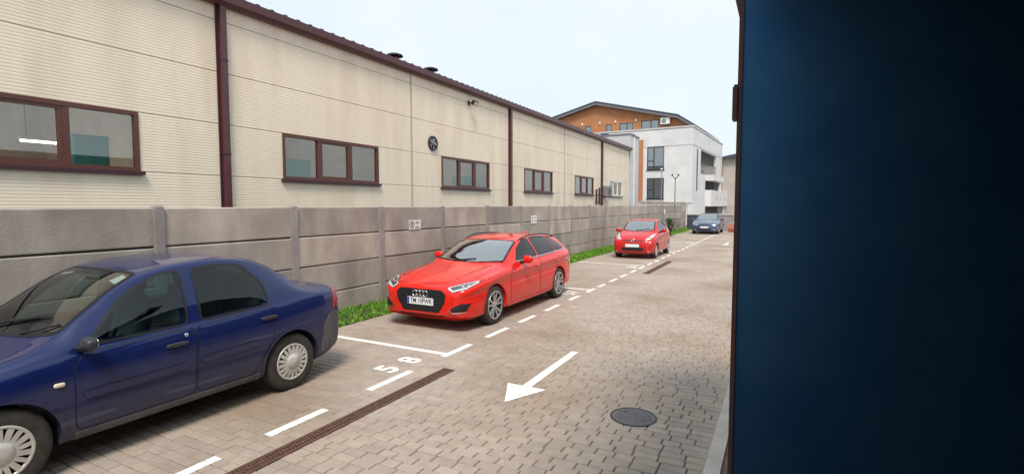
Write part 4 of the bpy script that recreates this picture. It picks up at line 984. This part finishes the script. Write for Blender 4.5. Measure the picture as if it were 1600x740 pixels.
for sd in (-1, 1):
    c.patch('headlight', [(sd * .42, .60), (sd * .72, .60), (sd * .74, .72), (sd * .45, .70)], 'F', 'lamp_chrome', .006, .03)
c.patch('grille', [(-.33, .60), (.33, .60), (.36, .67), (-.36, .67)], 'F', 'trim_black', .005, .02); c.plate(.43)
m = MB(); M = Matrix.Rotation(R(0), 3, 'X')
b1, b2, b3, b4 = (c.hit(p, 'T', -.012) for p in ((.40, 1.92), (.555, 1.90), (.56, 1.99), (.42, 2.02)))
for q in ((b1, b2, b3, b4),): m.quad(*[x + c.org for x in q])
m.build('parking_permit', 'paper_white', t)
m = MB(); b1, b2, b3, b4 = (c.hit(p, 'T', -.012) for p in ((-.52, 1.93), (-.36, 1.96), (-.36, 1.99), (-.52, 1.96))); m.quad(*[x + c.org for x in (b1, b2, b3, b4)]); m.build('windscreen_sticker', 'paper_white', t)
for x0 in (-.25, .3):
    c.rod('wiper', [c.hit((x0, 1.36), 'T', .015), c.hit((x0 + .15, 1.42), 'T', .02), c.hit((x0 + .5 * (1 if x0 < 0 else .6), 1.50), 'T', .012)], .008, 'trim_black')

# --- red estate
def red_side(c, sd, ax, doors):
    c.band('chrome_line', [(1.80, .985), (2.7, 1.005), (3.6, 1.03), (4.16, 1.055)], ax, 'chrome', .012, .004, closed=False)
    c.band('shoulder_crease', [(.55, .80), (1.5, .85), (2.7, .875), (3.8, .90), (4.35, .905)], ax, 'red_paint', .012, .006, closed=False)
    c.band('bumper_gap', [(.34, .66), (.40, .56), (.53, .52)], ax, 'gap_black', .007, .0015, closed=False)
    c.patch('tail_light', [(4.36, .80), (4.66, .82), (4.66, .95), (4.40, .96)], ax, 'lamp_red', .005, .02)
    c.patch('sill', [(1.35, .235), (3.28, .235), (3.28, .275), (1.35, .275)], ax, 'red_paint', .014, .01, rings=3)
    c.band('arch_lip', [(.89 + .385 * math.cos(t), .33 + .385 * math.sin(t)) for t in np.linspace(-.1, 3.24, 20)], ax, 'red_paint', .025, .006, closed=False)
    c.band('arch_lip', [(3.71 + .385 * math.cos(t), .33 + .385 * math.sin(t)) for t in np.linspace(-.1, 3.24, 20)], ax, 'red_paint', .025, .006, closed=False)
    zz = [(sd * .60, 2.28), (sd * .605, 2.6), (sd * .60, 3.2), (sd * .585, 3.8), (sd * .57, 4.1)]
    pts = [c.hit(p, 'T', h) for p, h in zip(zz, (.0, .045, .05, .045, .0))]
    c.rod('roof_rail', chaikin(pts, 2), .014, 'trim_black')
RD = dict(paint='red_paint', crease=True, bonnet=(.08, 1.32), half=.921, crown=.045, R=.33, rim=.24, axles=(.89, 3.71), wheel='alloy', wheel_mat='alloy_grey', glass='car_glass_sky', handle_mat='red_paint', mirror_mat='red_paint', tuck=.03, arch=.04,
    zt=[(0, .67), (.025, .715), (.1, .75), (.3, .805), (.7, .88), (1.2, .95), (1.36, .985), (1.65, 1.13), (1.95, 1.27), (2.2, 1.355), (2.5, 1.41), (2.9, 1.432), (3.4, 1.425), (3.9, 1.385), (4.25, 1.33), (4.4, 1.28), (4.5, 1.14), (4.62, .99), (4.7, .90), (4.76, .72)],
    zb=[(0, .27), (.08, .20), (.4, .185), (4.3, .20), (4.65, .29), (4.76, .38)],
    zs=[(0, .58), (.06, .66), (.2, .725), (.6, .80), (1.3, .88), (2.2, .92), (3.2, .95), (4.2, .985), (4.5, .97), (4.66, .84), (4.76, .62)],
    ws=[(0, .64), (.05, .745), (.18, .845), (.4, .90), (.8, .921), (3.9, .921), (4.3, .89), (4.55, .83), (4.7, .76), (4.76, .66)],
    wt=[(0, .50), (.08, .62), (.3, .70), (1.2, .80), (1.38, .79), (1.8, .70), (2.2, .655), (2.6, .64), (3.4, .62), (4.2, .59), (4.4, .58), (4.6, .62), (4.76, .5)],
    cabin=(1.42, 4.42), dash=1.82, dash_z=.93, seats=(2.35, 3.2), ws_cut=.98, rw_cut=1.05,
    windscreen=screen_poly(1.36, 2.16, .71, .59, .13), rear_window=screen_poly(4.60, 4.42, .56, .52, .02),
    side_windows=[([(1.80, 1.0), (2.66, 1.02), (2.60, 1.355), (2.36, 1.325), (2.05, 1.20)], 'car_glass_dark'), ([(2.74, 1.025), (3.58, 1.05), (3.42, 1.345), (3.05, 1.365), (2.70, 1.362)], 'car_glass_dark'), ([(3.65, 1.055), (4.15, 1.08), (3.98, 1.20), (3.74, 1.31), (3.50, 1.338)], 'car_glass_dark')],
    doors=[[(1.45, .30), (2.68, .30), (2.72, .985), (1.72, .955), (1.47, .86)], [(2.70, .30), (3.25, .30), (3.40, .56), (3.60, .74), (3.63, 1.01), (2.74, .988)]],
    handles=[(2.54, .84), (3.52, .865)], mirror=(1.93, .955), side_extra=[red_side])
t = thing('red_estate', (-5.16, 6.63, 0), 'bright red estate car with roof rails and plate TM 10 PWR', 'car')
c = Car(RD, t); c.dress()
hexg = [(-.41, .658), (.41, .658), (.48, .60), (.465, .49), (.35, .32), (-.35, .32), (-.465, .49), (-.48, .60)]
g = c.patch('grille', hexg, 'F', 'trim_black', .006, .02, skirt=.01)
c.band('grille_surround', hexg, 'F', 'trim_black', .02, .010, .02, parent=g)
for z, w in ((.628, .39), (.60, .425), (.57, .455), (.54, .455), (.505, .445), (.465, .435), (.425, .40), (.385, .375), (.35, .345)):
    for a, b in ((-w, -.02), (.02, w)) if z > .56 else ((-w, w),):
        c.band('grille_slat', [(a, z), (b, z)], 'F', 'grille_metal' if 'grille_metal' in MATS else 'plastic_grey', .010, .014, closed=False, parent=g, height=.012)
for k in range(4):
    cx = -.105 + k * .07; m = MB(); b = c.hit((cx, .60), 'F', .022); n = 24
    m.tube([b + Vector((.046 * math.cos(2 * math.pi * q / n), 0, .046 * math.sin(2 * math.pi * q / n))) for q in range(n + 1)], .0085, 8); c.add(m, 'badge_ring', 'chrome', g)
c.plate(.475, 'TM 10PWR', dy=.025)
for sd in (-1, 1):
    hp = [(sd * .50, .705), (sd * .60, .645), (sd * .80, .70), (sd * .865, .79), (sd * .70, .765)]
    h = c.patch('headlight', hp, 'F', 'trim_black', .006, .012, skirt=.02)
    c.band('daylight_strip', [(sd * .515, .703), (sd * .605, .658), (sd * .79, .708), (sd * .845, .772)], 'F', 'drl_white', .024, .012, closed=False, parent=h)
    c.band('daylight_strip', [(sd * .515, .707), (sd * .70, .752), (sd * .84, .778)], 'F', 'drl_white', .010, .012, closed=False, parent=h)
    m = MB(); b = c.hit((sd * .70, .718), 'F', .004); m.sell(b, (.045, .02, .026), .7, 8, 14); c.add(m, 'projector', 'lamp_chrome', h)
    m = MB(); b = c.hit((sd * .77, .733), 'F', .004); m.sell(b, (.03, .02, .022), .7, 8, 14); c.add(m, 'projector', 'lamp_chrome', h)
    c.patch('lens', hp, 'F', 'lens_clear', .020, .012, parent=h, skirt=.012)
    k = c.patch('air_intake', [(sd * .57, .335), (sd * .80, .35), (sd * .845, .475), (sd * .74, .475), (sd * .60, .40)], 'F', 'trim_black', .005, .02)
    c.band('intake_trim', [(sd * .56, .36), (sd * .62, .325), (sd * .79, .335)], 'F', 'lamp_chrome', .014, .012, closed=False, parent=k)
    for z in (.385, .415, .445): c.band('intake_slat', [(sd * .66, z), (sd * .82, z)], 'F', 'plastic_grey', .008, .01, closed=False, parent=k)
    c.band('hood_crease', [(sd * .40, .16), (sd * .50, .7), (sd * .60, 1.28)], 'T', 'red_paint', .012, .005, closed=False)
c.band('hood_gap', [(-.72, 1.26), (-.72, .5), (-.62, .16), (-.42, .105), (.42, .105), (.62, .16), (.72, .5), (.72, 1.26)], 'T', 'gap_black', .008, .001, closed=False)
c.band('lower_grille', [(-.45, .255), (.45, .255)], 'F', 'trim_black', .03, .004, closed=False)
c.band('lip', [(-.80, .225), (-.5, .212), (.5, .212), (.80, .225)], 'F', 'red_paint', .03, .02, closed=False, height=.02)
for x0 in (-.30, .28):
    c.rod('wiper', [c.hit((x0, 1.37), 'T', .01), c.hit((x0 + .45, 1.47), 'T', .014)], .008, 'trim_black')
b = c.hit((0, 3.9), 'T', 0); m = MB(); m.sell(b + Vector((0, 0, .02)), (.022, .07, .03), .9, 8, 10); c.add(m, 'antenna', 'red_paint')
m = MB(); b = c.hit((0, 2.22), 'T', -.05); m.sell(b, (.10, .02, .035), .6, 8, 10); c.add(m, 'rear_view_mirror', 'trim_black')

# --- small red hatchback
def hatch_side(c, sd, ax, doors):
    c.patch('tail_light', [(3.20, .75), (3.34, .75), (3.34, 1.05), (3.24, 1.05)], ax, 'lamp_red', .005, .02)
HT = dict(paint='crimson_paint', half=.807, crown=.04, R=.285, rim=.18, axles=(.62, 2.96), wheel='alloy', wheel_mat='hubcap_silver', glass='car_glass_sky', handle_mat='crimson_paint', mirror_mat='crimson_paint',
    zt=[(0, .60), (.03, .68), (.1, .745), (.3, .85), (.7, .97), (.85, 1.02), (1.15, 1.21), (1.42, 1.36), (1.65, 1.43), (2.1, 1.465), (2.6, 1.445), (3.0, 1.38), (3.15, 1.30), (3.28, 1.05), (3.36, .9), (3.41, .7)],
    zb=[(0, .24), (.1, .18), (3.2, .2), (3.41, .32)],
    zs=[(0, .50), (.08, .64), (.25, .76), (.6, .86), (.95, .92), (2, .95), (3.0, 1.0), (3.25, .92), (3.41, .6)],
    ws=[(0, .60), (.05, .68), (.2, .76), (.5, .80), (.9, .807), (2.9, .807), (3.2, .77), (3.41, .64)],
    wt=[(0, .46), (.1, .56), (.4, .63), (.85, .66), (1.2, .62), (1.6, .565), (2.4, .555), (3.1, .53), (3.3, .58), (3.41, .5)],
    cabin=(.95, 3.14), dash=1.25, dash_z=.96, seats=(1.65, 2.35), ws_cut=1.0, rw_cut=1.1,
    windscreen=screen_poly(.83, 1.50, .59, .52, .13), rear_window=screen_poly(3.24, 3.13, .48, .46, .02),
    side_windows=[([(1.22, 1.0), (2.0, 1.02), (2.0, 1.385), (1.72, 1.37), (1.45, 1.25)], 'car_glass_dark'), ([(2.06, 1.02), (2.75, 1.06), (2.62, 1.36), (2.08, 1.39)], 'car_glass_dark')],
    doors=[[(1.0, .3), (2.0, .3), (2.03, .97), (1.1, .94), (1.0, .8)], [(2.03, .3), (2.5, .3), (2.68, .6), (2.78, 1.0), (2.05, .98)]],
    handles=[(1.88, .86), (2.62, .88)], mirror=(1.30, .96), side_extra=[hatch_side])
t = thing('red_hatchback', (-4.94, 19.17, 0), 'small red hatchback with almond headlights parked on the stall numbered 56', 'car')
c = Car(HT, t); c.dress()
for sd in (-1, 1):
    hp = [(sd * .44, .715), (sd * .60, .715), (sd * .70, .80), (sd * .72, .93), (sd * .64, .90), (sd * .55, .81)]
    h = c.patch('headlight', hp, 'F', 'drl_white', .005, .03, skirt=.02); m = MB(); m.sell(c.hit((sd * .61, .79), 'F', .004), (.05, .03, .05), .8, 8, 12); c.add(m, 'projector', 'lamp_chrome', h); c.patch('lens', hp, 'F', 'lens_clear', .018, .03, parent=h)
    c.patch('fog_light', [(sd * .56, .25), (sd * .64, .25), (sd * .64, .32), (sd * .56, .32)], 'F', 'lamp_chrome', .005, .03)
g = c.patch('grille_slit', [(-.40, .70), (.40, .70), (.36, .665), (-.36, .665)], 'F', 'trim_black', .005, .015)
m = MB(); n = 20; b = c.hit((0, .685), 'F', .02); m.tube([b + Vector((.075 * math.cos(2 * math.pi * q / n), 0, .045 * math.sin(2 * math.pi * q / n))) for q in range(n + 1)], .012, 6); m.tube([b + Vector((.03 * math.cos(2 * math.pi * q / n), 0, .042 * math.sin(2 * math.pi * q / n))) for q in range(n + 1)], .009, 6); c.add(m, 'badge', 'chrome', g)
c.patch('lower_intake', [(-.44, .43), (.44, .43), (.40, .30), (-.40, .30)], 'F', 'trim_black', .005, .03); c.plate(.50, None, dy=.03)
c.band('bumper_trim', [(-.60, .27), (0, .265), (.60, .27)], 'F', 'plastic_grey', .015, .008, closed=False)
c.rod('wiper', [c.hit((-.1, .87), 'T', .01), c.hit((.42, 1.0), 'T', .014)], .008, 'trim_black'); c.rod('antenna', [c.hit((0, 1.62), 'T', -.01), c.hit((0, 1.62), 'T', 0) + Vector((0, .12, .20))], .006, 'trim_black')

# --- steel-blue sedan
SB = dict(paint='steel_paint', crease=True, bonnet=(.08, 1.32), half=.905, crown=.04, R=.32, rim=.22, axles=(.80, 3.54), wheel='alloy', wheel_mat='alloy_grey', glass='car_glass_sky', handle_mat='steel_paint', mirror_mat='steel_paint',
    zt=[(0, .60), (.03, .69), (.1, .74), (.4, .83), (1.0, .93), (1.25, .97), (1.6, 1.15), (1.95, 1.32), (2.25, 1.39), (2.7, 1.42), (3.1, 1.39), (3.4, 1.29), (3.75, 1.11), (3.9, 1.08), (4.3, 1.06), (4.45, .98), (4.52, .72)],
    zb=[(0, .25), (.1, .19), (4.2, .21), (4.52, .36)],
    zs=[(0, .51), (.08, .63), (.3, .74), (.9, .85), (1.4, .90), (2.6, .93), (3.8, .98), (4.3, .96), (4.52, .62)],
    ws=[(0, .64), (.06, .75), (.2, .83), (.5, .89), (.9, .905), (3.8, .905), (4.2, .86), (4.45, .78), (4.52, .66)],
    wt=[(0, .5), (.1, .62), (.4, .71), (1.1, .77), (1.3, .76), (1.7, .68), (2.1, .62), (3.0, .60), (3.4, .60), (3.8, .69), (4.3, .68), (4.52, .5)],
    cabin=(1.32, 3.66), dash=1.7, dash_z=.93, seats=(2.1, 2.9), ws_cut=.98, rw_cut=1.12,
    windscreen=screen_poly(1.25, 2.02, .68, .56, .12), rear_window=screen_poly(3.68, 3.2, .6, .53, .08),
    side_windows=[([(1.66, .98), (2.42, 1.0), (2.38, 1.32), (2.15, 1.30), (1.9, 1.19)], 'car_glass_dark'), ([(2.48, 1.0), (3.3, 1.03), (3.1, 1.28), (2.9, 1.325), (2.46, 1.33)], 'car_glass_dark')],
    doors=[[(1.35, .3), (2.44, .3), (2.46, .95), (1.6, .92), (1.36, .8)], [(2.46, .3), (3.05, .3), (3.22, .6), (3.35, .98), (2.48, .955)]],
    handles=[(2.3, .82), (3.2, .84)], mirror=(1.75, .93))
t = thing('steel_blue_sedan', (-4.67, 37.5, 0), 'steel-blue sedan parked at the end of the row by the low yard wall', 'car')
c = Car(SB, t); c.dress()
for sd in (-1, 1):
    hp = [(sd * .40, .62), (sd * .70, .615), (sd * .82, .70), (sd * .78, .745), (sd * .45, .715)]
    h = c.patch('headlight', hp, 'F', 'plastic_grey', .005, .03, skirt=.02); m = MB(); m.sell(c.hit((sd * .52, .665), 'F', .004), (.055, .03, .04), .8, 8, 12); c.add(m, 'projector', 'drl_white', h); m = MB(); m.sell(c.hit((sd * .68, .675), 'F', .004), (.05, .03, .04), .8, 8, 12); c.add(m, 'projector', 'drl_white', h); c.patch('lens', hp, 'F', 'lens_clear', .018, .03, parent=h)
    c.patch('grille', [(sd * .03, .615), (sd * .27, .615), (sd * .29, .68), (sd * .05, .70)], 'F', 'trim_black', .006, .02)
    c.patch('fog_light', [(sd * .55, .29), (sd * .70, .30), (sd * .70, .36), (sd * .55, .36)], 'F', 'lamp_chrome', .005, .02)
c.patch('lower_intake', [(-.45, .40), (.45, .40), (.42, .28), (-.42, .28)], 'F', 'trim_black', .005, .03); c.plate(.49, None, dy=.03)
